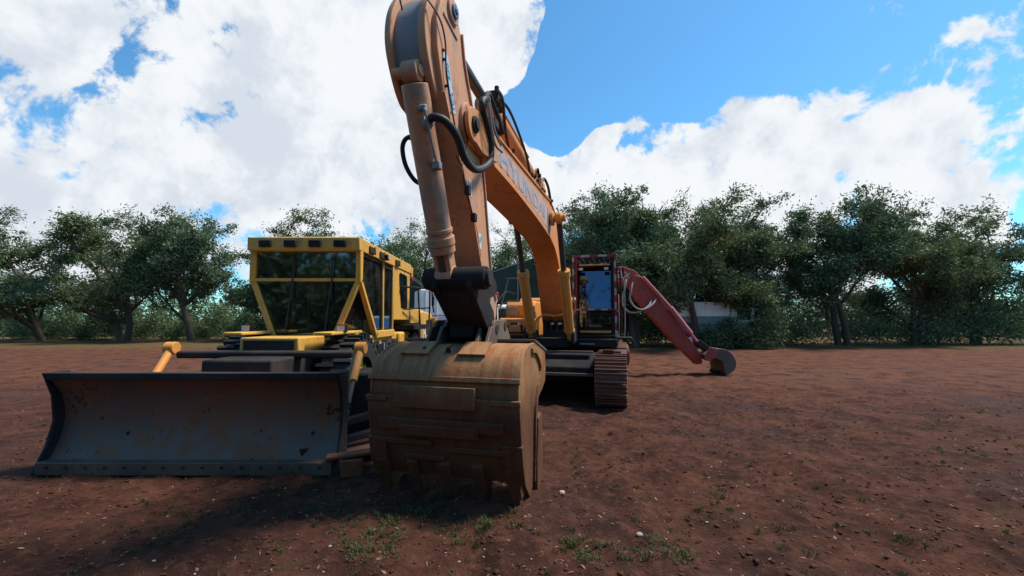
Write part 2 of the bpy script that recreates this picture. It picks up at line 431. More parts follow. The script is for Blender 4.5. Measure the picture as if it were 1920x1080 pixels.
# cylinder cross pin with round end caps
PINR = (2.32, 3.80)
MB().cyl((-.60, -PINR[0], PINR[1]), (.58, -PINR[0], PINR[1]), .075).build('cylinder_pin', 'orange', boom, .012)
for x in (-.33, .31):
    MB().cyl((x-.03, -PINR[0], PINR[1]), (x+.03, -PINR[0], PINR[1]), .15).build('pin_boss', 'boom', boom, .01)
# lettering on the boom's left side, faded pale
d1 = Vector((0, 6.05-2.6, 0)).normalized()
band = MB().prism([(5.95, 3.66), (5.95, 3.86), (4.6, 3.93), (2.9, 4.0), (2.15, 3.98), (2.15, 3.52), (3.3, 3.60), (5.0, 3.65)], .2505, .2525)
band.build('lettering_band', 'band', boom)
text_mesh('boom_lettering', 'HYUNDAI', .42, 'letters', boom, frame_mtx((.254, -4.35, 3.775), (0, 1, .01), (0, 0, 1)) @ Matrix.Diagonal((1.62, .82, 1, 1)), .003, .012)
for k, uu in enumerate((2.52, 2.36, 2.2)):
    MB().prism([(uu+.05, 3.56), (uu+.10, 3.56), (uu+.02, 3.98), (uu-.03, 3.98)], .253, .257).build('dark_stripe', 'letterdark' if k != 1 else 'letters', boom)
# pipes along the top of the boom
pp = MB()
for x, dz, r in ((.20, .05, .026), (.12, .06, .026), (-.14, .06, .03), (.235, .045, .014)):
    pts = [(x, -u, z+dz) for u, z in smooth2([(.3, 2.98), (.95, 3.70), (1.5, 4.03), (2.3, 4.18), (2.85, 4.14), (4.63, 4.04), (5.9, 3.97)], 5)]
    pp.tube(pts, r, 8)
pp.build('hydraulic_pipe', 'boom', boom, split=True)
cl = MB()
for u, z in ((1.2, 3.86), (2.05, 4.19), (2.9, 4.16), (4.0, 4.09), (5.2, 4.03)):
    cl.box((.03, -u, z+.05), (.5, .06, .05))
cl.build('pipe_clamp', 'dark', boom, .006, split=True)
# black hose loops standing on top of the boom
MB().tube(curve(uz(.26, (3.3, 4.12), (3.2, 4.25), (2.95, 4.42), (2.55, 4.40), (2.28, 4.22), (2.22, 4.12)), 6), .028, 8).build('hose', 'rubber', ex)
MB().tube(curve(uz(.18, (3.5, 4.12), (3.35, 4.28), (3.1, 4.35), (2.9, 4.25)), 6), .022, 8).build('hose', 'rubber', ex)
MB().tube(curve(uz(.30, (1.75, 4.14), (1.6, 4.20), (1.45, 4.12), (1.35, 3.97)), 5), .014, 6).build('hose', 'wire', ex)
vb = MB().box((.24, -3.12, 4.22), (.1, .22, .12)).box((.22, -2.75, 4.2), (.08, .1, .1)).cyl((.25, -3.25, 4.2), (.25, -3.25, 4.34), .03)
vb.build('valve_block', 'orange', boom, .01, split=True)

# --- stick (dipper arm)
prof = [(5.78, 1.98), (5.80, 1.80), (5.92, 1.72), (6.06, 1.76), (6.15, 1.88), (6.32, 2.22), (6.46, 2.45), (6.68, 2.84), (6.95, 3.19), (7.20, 3.47), (7.41, 3.76), (7.55, 4.10), (7.56, 4.35), (7.46, 4.60), (7.34, 4.75), (7.14, 4.72), (7.02, 4.55),
        (6.93, 4.28), (6.77, 4.03), (6.50, 3.62), (6.34, 3.35), (6.20, 2.84), (6.03, 2.25)]
arm = MB().prism(prof, -.17, .20).build('arm', 'arm', ex, .012)
# raised edge plates on the arm's faces (the light outlines along the edges)
e = MB()
front = smooth2([(6.13, 1.9), (6.32, 2.22), (6.46, 2.45), (6.68, 2.84), (6.95, 3.19), (7.20, 3.47), (7.41, 3.76)], 3)
rear = smooth2([(5.85, 1.98), (6.03, 2.25), (6.20, 2.84), (6.34, 3.35), (6.50, 3.62), (6.77, 4.03), (6.93, 4.28), (7.02, 4.55)], 3)
for path, s in ((front, 1), (rear, -1)):
    for i in range(len(path)-1):
        (a, b), (c, d) = path[i], path[i+1]; t_ = Vector((c-a, d-b)).normalized(); n_ = Vector((t_[1], -t_[0]))*s*.010
        e.beam((.015, -(a+n_[0]), b+n_[1]), (.015, -(c+n_[0]), d+n_[1]), .41, .024, up=(0, -n_[0]*100, n_[1]*100))
e.build('edge_plate', 'arm', arm)
# two round-nosed flange plates carrying the bucket cylinder foot
def flange(x0, x1, g_=0.):
    o = smooth2([(7.28, 3.66), (7.42, 3.70), (7.56, 3.86), (7.67+g_, 4.10), (7.66+g_, 4.36), (7.55, 4.60), (7.38, 4.80), (7.20, 4.88), (7.06, 4.80), (6.98, 4.62)], 5)
    return MB().prism(o+[(6.98, 4.2), (7.2, 3.7)], x0, x1)
flange(.075, .150).build('flange_plate', 'arm', arm, .012)
flange(-.235, -.175).build('flange_plate', 'arm', arm, .012)
o = smooth2([(7.30, 3.72), (7.42, 3.76), (7.53, 3.90), (7.61, 4.12), (7.60, 4.36), (7.49, 4.57), (7.33, 4.74), (7.2, 4.80)], 5)
MB().prism(o+[(7.1, 4.6), (7.1, 4.0)], -.174, .074).build('wrap_plate', 'grey', arm, .004)
# rear end boss with arm cylinder pin
MB().cyl((-.22, -7.24, 4.62), (.225, -7.24, 4.62), .115, 28).build('pin_boss', 'arm', arm, .01)
MB().cyl((.225, -7.24, 4.62), (.245, -7.24, 4.62), .065, 24).cyl((.245, -7.24, 4.62), (.256, -7.24, 4.62), .03, 12).build('pin_cap', 'letterdark', arm, .006)
MB().cyl((.19, -6.85, 3.72), (.235, -6.85, 3.72), .2, 28).build('hinge_boss', 'arm', arm, .01)
# a welded rib near the head, small brackets and bolts down the left face
MB().prism([(7.12, 4.42), (7.44, 4.46), (7.44, 4.475), (7.12, 4.435)], .2, .212).build('weld_seam', 'arm', arm)
for (u, z) in ((6.88, 3.03), (6.70, 2.80), (6.40, 2.29)):
    MB().box((.225, -u+.02, z), (.05, .07, .085)).build('bracket', 'dark', arm, .006)
bo = MB()
for (u, z) in ((7.44, 4.12), (7.43, 4.04), (7.37, 3.83), (7.28, 3.62), (7.12, 3.52), (6.66, 3.58), (6.1, 2.1), (6.2, 2.2)):
    bo.cyl((.2, -u, z), (.216, -u, z), .013, 8)
bo.build('bolt', 'dark', arm, split=True)
# stickers
def plate_uz(name, pts, x, mat, parent, th=.003):
    return MB().prism(pts, x, x+th).build(name, mat, parent)
lo_, hi_ = (7.16, 3.72), (7.40, 4.12)
stk = plate_uz('model_sticker', [(7.13, 3.68), (7.245, 3.655), (7.44, 4.10), (7.33, 4.14)], .2, 'stick_blue', arm)
mt = frame_mtx((.2045, -7.33, 3.985), (0, -.19, .43), (0, .43, .19))
text_mesh('lettering', '320', .10, 'stick_teal', stk, mt, .001, .003)
text_mesh('lettering', 'LC-7', .075, 'letterdark', stk, frame_mtx((.2045, -7.215, 3.77), (0, -.19, .43), (0, .43, .19)), .001, .002)
def oval(u, z, a, b, n=20):
    return [(u+a*math.cos(2*PI*i/n), z+b*math.sin(2*PI*i/n)) for i in range(n)]
for (u, z) in ((6.72, 3.10), (6.42, 2.60)):
    s_ = plate_uz('warning_sticker', [(u-.04, z-.085), (u+.04, z-.075), (u+.05, z+.085), (u-.03, z+.085)], .2, 'stick_white', arm)
    plate_uz('emblem', oval(u+.005, z+.02, .026, .045), .2035, 'stick_blue', s_, .002)
    plate_uz('emblem', oval(u+.005, z+.02, .014, .028), .206, 'stick_teal', s_, .002)

# --- bucket cylinder in front of the stick
A = Vector((.0, -7.60, 3.86)); B = Vector((.0, -6.83, 2.18)); dr = (B-A).normalized()
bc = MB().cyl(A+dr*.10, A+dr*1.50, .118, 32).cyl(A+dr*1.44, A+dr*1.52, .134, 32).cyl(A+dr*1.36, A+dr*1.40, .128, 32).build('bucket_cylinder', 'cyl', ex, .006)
MB().cyl(A-Vector((.075, 0, 0)), A+Vector((.07, 0, 0)), .09, 28).build('cylinder_eye', 'arm', bc, .01)
MB().cyl(A-Vector((.18, 0, 0)), A+Vector((.09, 0, 0)), .05, 20).build('cylinder_pin', 'arm', bc, .006)
MB().cyl(A+dr*1.52, B, .085, 24).build('rod', 'chromed', bc)
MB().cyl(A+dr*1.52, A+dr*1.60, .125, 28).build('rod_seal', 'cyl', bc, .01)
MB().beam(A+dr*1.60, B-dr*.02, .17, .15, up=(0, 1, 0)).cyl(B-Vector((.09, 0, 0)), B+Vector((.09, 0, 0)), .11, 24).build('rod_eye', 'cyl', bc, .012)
# ports, hard lines and loops
side = Vector((1, 0, 0)); outw = dr.cross(side).normalized()
if outw.y > 0: outw = -outw
MB().tube(curve([A+dr*.30+side*.09+outw*.10, A+dr*.34+side*.12+outw*.14, A+dr*.6+side*.13+outw*.13, A+dr*.75+side*.13+outw*.10], 5), .012, 8).build('hard_line', 'grey', bc)
MB().box(A+dr*.78+side*.12+outw*.08, (.07, .07, .07)).cyl(A+dr*.3+side*.04+outw*.1, A+dr*.3+side*.12+outw*.1, .03, 10).build('port_block', 'grey', bc, .008, split=True)
MB().tube([A+dr*.45+outw*.128, A+dr*.46+outw*.128], .14, 8)
# big black hose loop on the right side of the stick, from boom tip to the bucket cylinder
P = uz(.31, (6.50, 4.14), (6.66, 4.05), (6.68, 3.95), (6.52, 3.83), (6.38, 3.69), (6.40, 3.51), (6.62, 3.34), (6.92, 3.22), (7.18, 3.24), (7.36, 3.36))
P += [(.26, -7.50, 3.44), (.17, -7.55, 3.46), (.10, -7.50, 3.44)]
MB().tube(curve(P, 9), .036, 12).build('hose', 'rubber', ex)
MB().cyl((.13, -7.53, 3.455), (.06, -7.46, 3.43), .05, 14).build('hose_fitting', 'grey', ex)
for pts in (((6.7, 4.05), (6.5, 3.8), (6.25, 3.72)), ((6.72, 3.98), (6.5, 3.66), (6.2, 3.66))):
    MB().tube(curve(uz(.385, *pts), 6), .014, 8).build('hose', 'grey', ex)
# small loop on the left
MB().tube(curve([(-.10, -7.25, 3.42), (-.20, -7.25, 3.46), (-.275, -7.23, 3.44), (-.31, -7.20, 3.36), (-.30, -7.14, 3.22), (-.24, -7.05, 3.10), (-.13, -6.98, 3.08)], 7), .022, 10).build('hose', 'rubber', ex)
MB().cyl((-.08, -7.25, 3.42), (-.2, -7.25, 3.46), .032, 12).cyl((-.10, -6.98, 3.08), (-.17, -6.99, 3.09), .03, 12).build('hose_fitting', 'dark', ex, split=True)
# thin wire looping over the head and down the edge
P = [(-.10, -7.62, 4.42), (-.10, -7.66, 4.52), (-.02, -7.67, 4.54), (.06, -7.70, 4.50), (.15, -7.69, 4.44), (.22, -7.55, 4.33), (.225, -7.44, 4.20), (.225, -7.42, 4.0), (.225, -7.37, 3.85), (.225, -7.22, 3.56), (.225, -7.05, 3.36)]
MB().tube(curve(P, 6), .008, 6).build('cable', 'wire', ex)
P = uz(.24, (6.86, 3.85), (6.94, 3.72), (6.92, 3.5), (6.98, 3.3), (7.08, 3.22), (7.2, 3.25))
MB().tube(curve(P, 6), .007, 6).build('cable', 'wire', ex)
P = uz(.215, (7.22, 3.50), (6.97, 3.2), (6.9, 3.05), (6.6, 2.72), (6.44, 2.42))
MB().tube(curve(P, 6), .009, 6).build('cable', 'wire', ex)

# --- arm cylinder above the boom
A2 = Vector((0, -7.24, 4.62)); B2 = Vector((0, -2.95, 4.47)); d2 = (B2-A2).normalized()
ac = MB().cyl(A2+d2*1.60, B2-d2*.05, .13, 28).cyl(A2+d2*1.56, A2+d2*1.70, .15, 28).build('arm_cylinder', 'boom', ex, .006)
MB().cyl(A2+d2*.1, A2+d2*1.6, .065, 20).build('rod', 'chromed', ac)
MB().cyl(A2-Vector((.09, 0, 0)), A2+Vector((.09, 0, 0)), .12, 24).build('rod_eye', 'boom', ac, .01)
MB().cyl(B2-Vector((.09, 0, 0)), B2+Vector((.09, 0, 0)), .14, 24).build('cylinder_eye', 'boom', ac, .01)
cb = MB()
for x in (-.15, .11):
    cb.prism([(3.35, 4.08), (2.5, 4.12)]+arc(2.95, 4.47, .16, 20, 160, 8)[::-1][::-1], x, x+.045)
cb.build('cylinder_bracket', 'boom', boom, .006)
MB().cyl((-.2, -2.95, 4.47), (.2, -2.95, 4.47), .055, 16).build('cylinder_pin', 'dark', boom)
fit = MB()
for k, uu in enumerate((5.75, 5.62, 5.5)):
    fit.box((.13, -uu, 4.60-.02*k), (.12, .07, .12)).cyl((.18, -uu, 4.5), (.18, -uu, 4.72-.03*k), .03, 10)
fit.build('port_block', 'dark', ac, .01, split=True)
MB().tube(curve([(.18, -5.7, 4.60), (.22, -5.3, 4.62), (.20, -4.6, 4.55), (.18, -4.0, 4.40), (.16, -3.7, 4.16)], 6), .02, 8).build('hose', 'rubber', ex)
MB().tube(curve([(.2, -5.75, 4.66), (.30, -5.9, 4.45), (.28, -5.7, 4.15), (.24, -5.4, 4.05)], 6), .02, 8).build('hose', 'dark', ex)
MB().tube([A2+d2*1.7+Vector((.11, 0, .10)), A2+d2*3.6+Vector((.11, 0, .10))], .022, 8).tube([A2+d2*1.7+Vector((-.11, 0, .10)), A2+d2*3.6+Vector((-.11, 0, .10))], .022, 8).build('hard_line', 'boom', ac, split=True)
MB().tube(curve(uz(.32, (6.62, 4.06), (6.5, 4.2), (6.2, 4.12), (5.95, 4.0)), 6), .03, 8).build('hose', 'rubber', ex)
MB().box((.26, -6.25, 3.98), (.16, .16, .1)).box((.2, -5.95, 4.03), (.2, .1, .08)).build('valve_block', 'dark', boom, .01, split=True)

# --- boom cylinders either side of the boom
for x, name in ((.44, 'r'), (-.46, 'l')):
    A3 = Vector((x, -.78, 1.38)); B3 = Vector((x, -PINR[0], PINR[1])); d3 = (B3-A3).normalized(); L3 = (B3-A3).length
    c_ = MB().cyl(A3+d3*.10, A3+d3*1.62, .112, 28).cyl(A3+d3*1.55, A3+d3*1.70, .135, 28).cyl(A3+d3*.08, A3+d3*.18, .125, 28).build('boom_cylinder', 'orange', ex, .006)
    MB().cyl(A3+d3*1.7, B3-d3*.08, .062, 20).build('rod', 'chromed', c_)
    MB().cyl(B3-Vector((.06, 0, 0)), B3+Vector((.06, 0, 0)), .12, 24).build('rod_eye', 'orange', c_, .02)
    MB().cyl(A3-Vector((.06, 0, 0)), A3+Vector((.06, 0, 0)), .13, 24).build('cylinder_eye', 'orange', c_, .01)
    MB().tube(curve([A3+d3*.3+Vector((0, -.13, .0)), A3+d3*.6+Vector((0, -.15, .02)), A3+d3*1.4+Vector((0, -.145, .02)), A3+d3*1.56+Vector((0, -.12, 0))], 4), .018, 8).box(A3+d3*1.6+Vector((0, -.13, 0)), (.1, .05, .08)).build('hard_line', 'orange', c_)

# --- bucket link, guide links
T = (6.82, 2.16)
lk = MB().cyl((-.19, -T[0], T[1]), (.42, -T[0], T[1]), .115, 28)
lk.prism([(6.93, 2.20), (6.95, 2.06), (6.62, 1.80), (6.42, 1.64), (6.28, 1.60), (6.16, 1.68), (6.22, 1.85), (6.5, 2.05), (6.70, 2.24)], -.12, -.06)
lk.prism([(6.93, 2.20), (6.95, 2.06), (6.62, 1.80), (6.42, 1.64), (6.28, 1.60), (6.16, 1.68), (6.22, 1.85), (6.5, 2.05), (6.70, 2.24)], .245, .30)
lk.prism([(6.86, 2.06), (6.84, 1.98), (6.45, 1.66), (6.40, 1.72)], -.06, .245)
lk = lk.build('bucket_link', 'black', ex, .012)
MB().cyl((-.22, -T[0], T[1]), (-.19, -T[0], T[1]), .085, 20).cyl((.42, -T[0], T[1]), (.46, -T[0], T[1]), .085, 20).build('pin_cap', 'dark', lk, .008, split=True)
MB().cyl((-.36, -6.28, 1.65), (.36, -6.28, 1.65), .05, 20).build('bucket_pin', 'dark', lk)
MB().cyl((-.36, -5.95, 1.68), (.36, -5.95, 1.68), .05, 20).build('bucket_pin', 'dark', lk)
for x in (-.225, .215):
    MB().prism([(6.86, 2.26)]+arc(6.82, 2.16, .11, 70, -110, 8)+[(6.3, 1.98), (6.12, 2.02)]+arc(6.1, 2.12, .1, 260, 90, 6)+[(6.25, 2.24)], x, x+.05).build('guide_link', 'black', ex, .008)
# black adapter between the ears (narrow body that reaches down to the bucket)
MB().prism([(6.50, 1.82), (6.52, 1.56), (6.2, 1.50), (5.75, 1.52), (5.70, 1.80), (5.90, 2.0), (6.2, 1.95)], -.10, .16).build('adapter', 'black', lk, .02)

# --- bucket
sideprof = smooth2([(5.66, 1.36), (5.95, 1.47), (6.30, 1.50), (6.60, 1.47), (6.82, 1.36), (6.93, 1.16), (6.93, .92), (6.88, .66), (6.82, .42), (6.74, .24)], 5)
W = .765
inner = [(5.66+.02, 1.30)]
shell_out = sideprof
shell_in = []
for i, (u, z) in enumerate(shell_out):
    a = shell_out[max(0, i-1)]; b = shell_out[min(len(shell_out)-1, i+1)]
    t_ = Vector((b[0]-a[0], b[1]-a[1])).normalized(); n_ = Vector((t_[1], -t_[0]))
    shell_in.append((u+n_[0]*-.03 if False else u-abs(0)+(-(t_[1]))*-.0+(-.03)*(-t_[1]), z+(-.03)*(t_[0]) if True else z))
# inner offset: rotate the tangent to point inside
shell_in = []
cen = Vector((6.15, .85))
for i, (u, z) in enumerate(shell_out):
    a = shell_out[max(0, i-1)]; b = shell_out[min(len(shell_out)-1, i+1)]
    t_ = Vector((b[0]-a[0], b[1]-a[1])).normalized(); n_ = Vector((t_[1], -t_[0]))
    if n_.dot(cen-Vector((u, z))) < 0: n_ = -n_
    shell_in.append((u+n_[0]*.032, z+n_[1]*.032))
bk = MB().prism(shell_out+shell_in[::-1], -W+.03, W-.03).build('bucket', 'bucket', ex, .004)
# side plates
sp = shell_out+[(6.50, .02), (6.24, .10), (6.16, .30), (6.17, .50), (6.14, .74), (6.04, .90), (5.82, .96), (5.66, 1.02), (5.62, 1.18)]
sp_big = [(u+(u-6.3)*.012, z+(z-.8)*.012) for u, z in sp]
for x0, x1 in ((-W, -W+.03), (W-.03, W)):
    MB().prism(sp_big, x0, x1).build('side_plate', 'bucket', bk, .005)
# raised reinforcement along the side plate's mouth, and side cutter
for s in (-1, 1):
    rim = MB(); pth = smooth2([(6.44, 1.44), (6.20, 1.40), (5.98, 1.22), (6.14, 1.02), (6.28, .76), (6.30, .40), (6.34, .1)], 4)
    for i in range(len(pth)-1):
        rim.beam((s*(W+.012), -pth[i][0], pth[i][1]), (s*(W+.012), -pth[i+1][0], pth[i+1][1]), .03, .05, up=(0, 1, .01))
    rim.build('side_rim', 'bucket', bk, .004)
    MB().prism([(6.14, .76), (6.05, .70), (6.05, .18), (6.16, .0), (6.34, -.02), (6.32, .3), (6.26, .72)], s*W, s*(W+.045)).build('side_cutter', 'bucket', bk, .008)
# heel bands and wear plates wrapped on the outside of the shell
def wrap(i0, i1, x0, x1, th, name='wear_plate', mat='bucket', off=.0):
    o_ = []; q_ = []
    for i in range(i0, i1+1):
        u, z = shell_out[i]; a = shell_out[max(0, i-1)]; b = shell_out[min(len(shell_out)-1, i+1)]
        t_ = Vector((b[0]-a[0], b[1]-a[1])).normalized(); n_ = Vector((t_[1], -t_[0]))
        if n_.dot(cen-Vector((u, z))) > 0: n_ = -n_
        o_.append((u+n_[0]*th, z+n_[1]*th)); q_.append((u-n_[0]*.004, z-n_[1]*.004))
    return MB().prism(o_+q_[::-1], x0, x1).build(name, mat, bk, .006)
N_ = len(shell_out)-1     # 45
wrap(19, 24, -W-.010, W+.010, .018)
wrap(24, 25, -W-.016, W+.016, .042, 'heel_lip')
wrap(26, 30, -.46, .36, .066)
wrap(28, 45, -W-.014, W+.014, .030)
wrap(28, 29, -W-.020, -.56, .050); wrap(28, 29, .50, W+.02, .046)
wrap(32, 34, -.66, .62, .064)
wrap(33, 35, -.42, .38, .080)
wrap(36, 37, -.70, -.10, .056); wrap(37, 38, .05, .70, .056)
wrap(39, 40, -.40, .02, .060)
for s in (-1, 1):
    wrap(36, 45, *(sorted((s*(W-.17), s*(W+.024)))), .052, 'corner_plate')
wrap(14, 19, -.20, -.05, .018); wrap(14, 20, -.52, -.30, .02)
# welded lift holes
MB().cyl((-.28, -6.70, 1.40), (-.28, -6.74, 1.47), .022, 10).cyl((-.02, -6.70, 1.40), (-.02, -6.74, 1.47), .022, 10).build('drain_hole', 'black', bk, split=True)
# flat top spill plate reaching back to the lip
MB().prism([(5.60, 1.40), (5.60, 1.37), (6.25, 1.515), (6.25, 1.545)], -W-.01, W+.01).build('lip_plate', 'edge', bk, .005)
# ears
for x in (-.36, -.235, .20, .312):
    o_ = [(6.74, 1.41), (6.60, 1.50), (6.45, 1.68)]+arc(6.28, 1.64, .11, 20, 100, 5)+arc(5.95, 1.66, .10, 70, 170, 6)+[(5.72, 1.55), (5.68, 1.40), (6.3, 1.47)]
    MB().prism(o_, x, x+.038).build('ear', 'edge', bk, .006)
MB().prism([(6.80, 1.39), (6.60, 1.50), (6.60, 1.53), (6.84, 1.42)], -.50, -.2).prism([(6.80, 1.39), (6.60, 1.50), (6.60, 1.53), (6.84, 1.42)], .12, .40).build('ear_pad', 'bucket', bk, .004, split=True)
# teeth
for k in range(5):
    x = -W+.09+k*(2*W-.18)/4
    t_ = MB().prism([(6.86, .36), (6.83, .44), (6.62, .36), (6.56, .18), (6.58, .06), (6.72, .06)], x-.060, x+.060).build('tooth', 'bucket', bk, .01)
    V = []
    for (u, z, wd) in ((6.75, .14, .052), (6.56, .10, .052), (6.60, -.10, .036), (6.68, -.10, .036)):
        V += [(x-wd, -u, z), (x+wd, -u, z)]
    MB().add(V, [(0, 2, 4, 6), (1, 7, 5, 3), (0, 1, 3, 2), (2, 3, 5, 4), (4, 5, 7, 6), (6, 7, 1, 0)]).build('tooth_tip', 'bucket', t_, .008)

# --- house (upper structure)
hs = MB().b2(-1.45, 1.50, -.35, 4.3, 1.10, 1.30).b2(-.55, .40, -1.0, .6, 1.12, 1.34)
hs.build('deck', 'black', ex, .02)
for x in (-.62, .52):
    MB().prism([(.95, 1.2), (.95, 1.5), (.65, 1.62), (-.05, 2.0), (-.5, 1.95), (-.8, 1.3), (-.8, 1.2)], x-.02, x+.02).build('boom_bracket', 'dark', ex, .01)
for x, w_ in ((.44, .04), (-.46, .04)):
    MB().prism([(1.0, 1.25), (.98, 1.45), (.78, 1.53), (.58, 1.45), (.5, 1.25)], x-.13, x-.09).prism([(1.0, 1.25), (.98, 1.45), (.78, 1.53), (.58, 1.45), (.5, 1.25)], x+.09, x+.13).build('cylinder_bracket', 'dark', ex, .008)
# dark swing machinery and orange pipes between the cylinders
sm = MB()
for x in (-.26, -.12, .05, .2): sm.cyl((x, -.15, 1.30), (x, -.15, 1.75), .055, 14)
sm.b2(-.35, .3, .05, .3, 1.3, 1.95).box((0, -.3, 1.42), (.5, .2, .16))
sm.build('control_valve', 'dark', ex, .01)
MB().box((-.06, -.21, 1.66), (.07, .03, .05)).box((.12, -.21, 1.66), (.09, .03, .045)).build('valve_tag', 'white', ex, split=True)
for k, (xa, xb) in enumerate(((-.42, -.02), (-.36, .02), (.42, .04), (.36, .0))):
    MB().tube(curve([(xa, -.55, 1.42), (xa*.98, -.50, 1.74+.03*k), (xa*.6, -.42, 1.86+.02*(k % 2)), (xb, -.36, 1.83), (xb, -.1, 1.7)], 6), .022, 8).build('hydraulic_pipe', 'orange', ex)
# right-front tool box and fuel tank
tb = MB().b2(-1.40, -.58, -.42, .35, 1.36, 1.80).build('tool_box', 'orange', ex, .06, bseg=4)
MB().b2(-1.36, -.62, -.426, -.40, 1.41, 1.46).b2(-1.42, -.56, -.38, .30, 1.29, 1.36).build('box_seam', 'dark', tb, .006)
for x in (-1.16, -.80):
    MB().cyl((x, -.425, 1.60), (x, -.455, 1.60), .03, 12).box((x, -.44, 1.54), (.035, .03, .14)).build('latch', 'black', tb, .006)
lg = MB().b2(-1.09, -.90, -.4265, -.4225, 1.63, 1.69).build('brand_sticker', 'tapered', tb)
MB().b2(-.90, -.86, -.4265, -.4225, 1.60, 1.69).b2(-1.02, -.92, -.4265, -.4225, 1.59, 1.615).build('sticker_white', 'white', tb)
tk = MB().prism([(-.30, 1.80), (-.22, 2.12), (-.35, 2.26), (-1.8, 2.26), (-1.8, 1.3), (-.36, 1.3)], -1.40, -.60).build('fuel_tank', 'orange', ex, .05, bseg=3)
MB().prism([(-.215, 1.86), (-.14, 2.10), (-.155, 2.105), (-.235, 1.86)], -1.36, -1.05).prism([(-.34, 2.265), (-.34, 2.285), (-1.3, 2.285), (-1.3, 2.265)], -1.36, -1.02).build('step_tread', 'grey', tk)
MB().cyl((-.86, .55, 2.26), (-.86, .55, 2.36), .06, 16).box((-.9, .24, 2.0), (.012, .03, .2)).build('filler_cap', 'dark', tk, .008)
hr = MB().tube(curve([(-1.46, -.35, 1.5), (-1.47, -.37, 1.9), (-1.46, -.33, 2.15), (-1.43, -.25, 2.28), (-1.40, .3, 2.5), (-1.4, 1.2, 2.5)], 5), .02, 8).tube([(-1.44, -.3, 2.1), (-1.44, .9, 2.3)], .018, 8).build('handrail', 'black', ex)
MB().tube([(-1.40, -.30, 2.0), (-1.20, -.22, 2.78)], .016, 8).build('mirror_stay', 'grey', ex)
MB().box((-1.12, -.20, 2.82), (.30, .03, .03)).build('mirror_stay', 'grey', ex)
# engine hood and counterweight behind
hd = MB().prism([(-1.85, 1.3), (-1.85, 2.34), (-1.95, 2.42), (-4.05, 2.42), (-4.15, 2.3), (-4.15, 1.3)], -1.42, 1.42).build('engine_hood', 'orange', ex, .05, bseg=3)
cw = []
for i in range(13):
    t = -PI/2+PI*i/12; cw.append((1.48*math.sin(t), 4.18+.62*math.cos(t)**.6 if abs(math.cos(t)) > 1e-6 else 4.18))
V = [(x, y, 1.15) for x, y in cw]+[(x, y, 2.36) for x, y in cw]; n = len(cw)
MB().add(V, [tuple(range(n)), tuple(range(2*n-1, n-1, -1))]+[(i, (i+1) % n, (i+1) % n+n, i+n) for i in range(n)]).build('counterweight', 'dark', ex, .05)
MB().cyl((-.55, 2.6, 2.4), (-.55, 2.6, 2.9), .06, 14).build('exhaust', 'dark', ex)
# --- cab
cabx0, cabx1 = .50, 1.44
cb_ = MB()   # corner posts, sills, roof
for x in (cabx0+.04, cabx1-.04):
    cb_.b2(x-.045, x+.045, .02, .12, 1.36, 3.06)
    cb_.b2(x-.05, x+.05, 1.75, 1.87, 1.36, 3.06)
cb_.b2(cabx0, cabx1, .0, 1.9, 3.06, 3.18)
cb_.b2(cabx0, cabx1, .0, 1.9, 1.30, 1.40)
cb_.b2(cabx0+.09, cabx1-.09, .03, .10, 1.98, 2.03)
cb_.b2(cabx0+.02, cabx0+.06, .12, 1.75, 1.40, 2.05)
cb_.b2(cabx1-.06, cabx1-.02, .12, 1.75, 1.40, 2.05)
cb_.b2(cabx0+.09, cabx1-.09, 1.80, 1.86, 1.40, 2.1)
cab = cb_.build('cab', 'black', ex, .02)
MB().box(((cabx0+cabx1)/2, .12, 2.545), (cabx1-cabx0-.1, .01, 1.06), Matrix.Rotation(R(-9), 3, 'X')).build('windshield', 'glass', cab)
MB().b2(cabx0+.09, cabx1-.09, .035, .045, 1.58, 1.98).build('lower_window', 'gglass', cab)
MB().b2(cabx0+.09, cabx1-.09, .03, .05, 1.40, 1.579).build('lower_panel', 'black', cab)
MB().b2(cabx0+.035, cabx0+.043, .12, 1.75, 2.05, 3.06).build('side_window', 'gglass', cab)
MB().b2(cabx1-.043, cabx1-.035, .12, 1.75, 2.05, 3.06).build('side_window', 'gglass', cab)
MB().b2(cabx0+.09, cabx1-.09, 1.80, 1.81, 2.1, 3.06).build('rear_window', 'gglass', cab)
MB().box((.97, .95, 1.85), (.5, .5, .16)).box((.97, 1.24, 2.25), (.48, .14, .75), Matrix.Rotation(R(-8), 3, 'X')).box((.97, 1.30, 2.72), (.26, .1, .2)).box((.97, 1.0, 1.58), (.35, .4, .4)).build('operator_seat', 'seat', cab, .04)
MB().box((.68, .55, 1.75), (.14, .5, .5)).box((1.26, .55, 1.75), (.14, .5, .5)).cyl((.68, .35, 2.0), (.68, .33, 2.25), .02, 8).cyl((1.26, .35, 2.0), (1.26, .33, 2.25), .02, 8).box((.66, .2, 2.4), (.12, .05, .17)).build('console', 'seat', cab, .02)
for z in (1.66, 1.78, 1.90): MB().b2(.48, 1.45, -.135, -.115, z-.008, z+.008).build('guard_rail', 'dark', cab)
MB().b2(cabx0+.09, cabx1-.09, -.03, .02, 3.10, 3.14).build('yellow_trim', 'yellowbar', cab, .008)
MB().b2(cabx0+.09, cabx1-.09, -.03, .0, 1.43, 1.49).build('yellow_trim', 'yellowbar', cab, .008)
for x, dz in ((.64, 0), (1.26, .0)):
    MB().box((x, -.05, 3.015), (.12, .06, .075)).build('work_light', 'black', cab, .01)
    MB().box((x, -.084, 3.015), (.10, .008, .06)).build('light_lens', 'lamp', cab)
MB().tube(curve([(.62, .01, 2.08), (.66, -.0, 2.3), (.74, .0, 2.52)], 4), .008, 6).tube([(.68, .01, 2.1), (.95, .01, 2.7)], .006, 6).build('wiper', 'wire', cab)
for z in (2.62, 2.44):
    MB().cyl((.685, .05, z), (.685, .10, z), .055, 16).build('suction_fan', 'wire', cab)
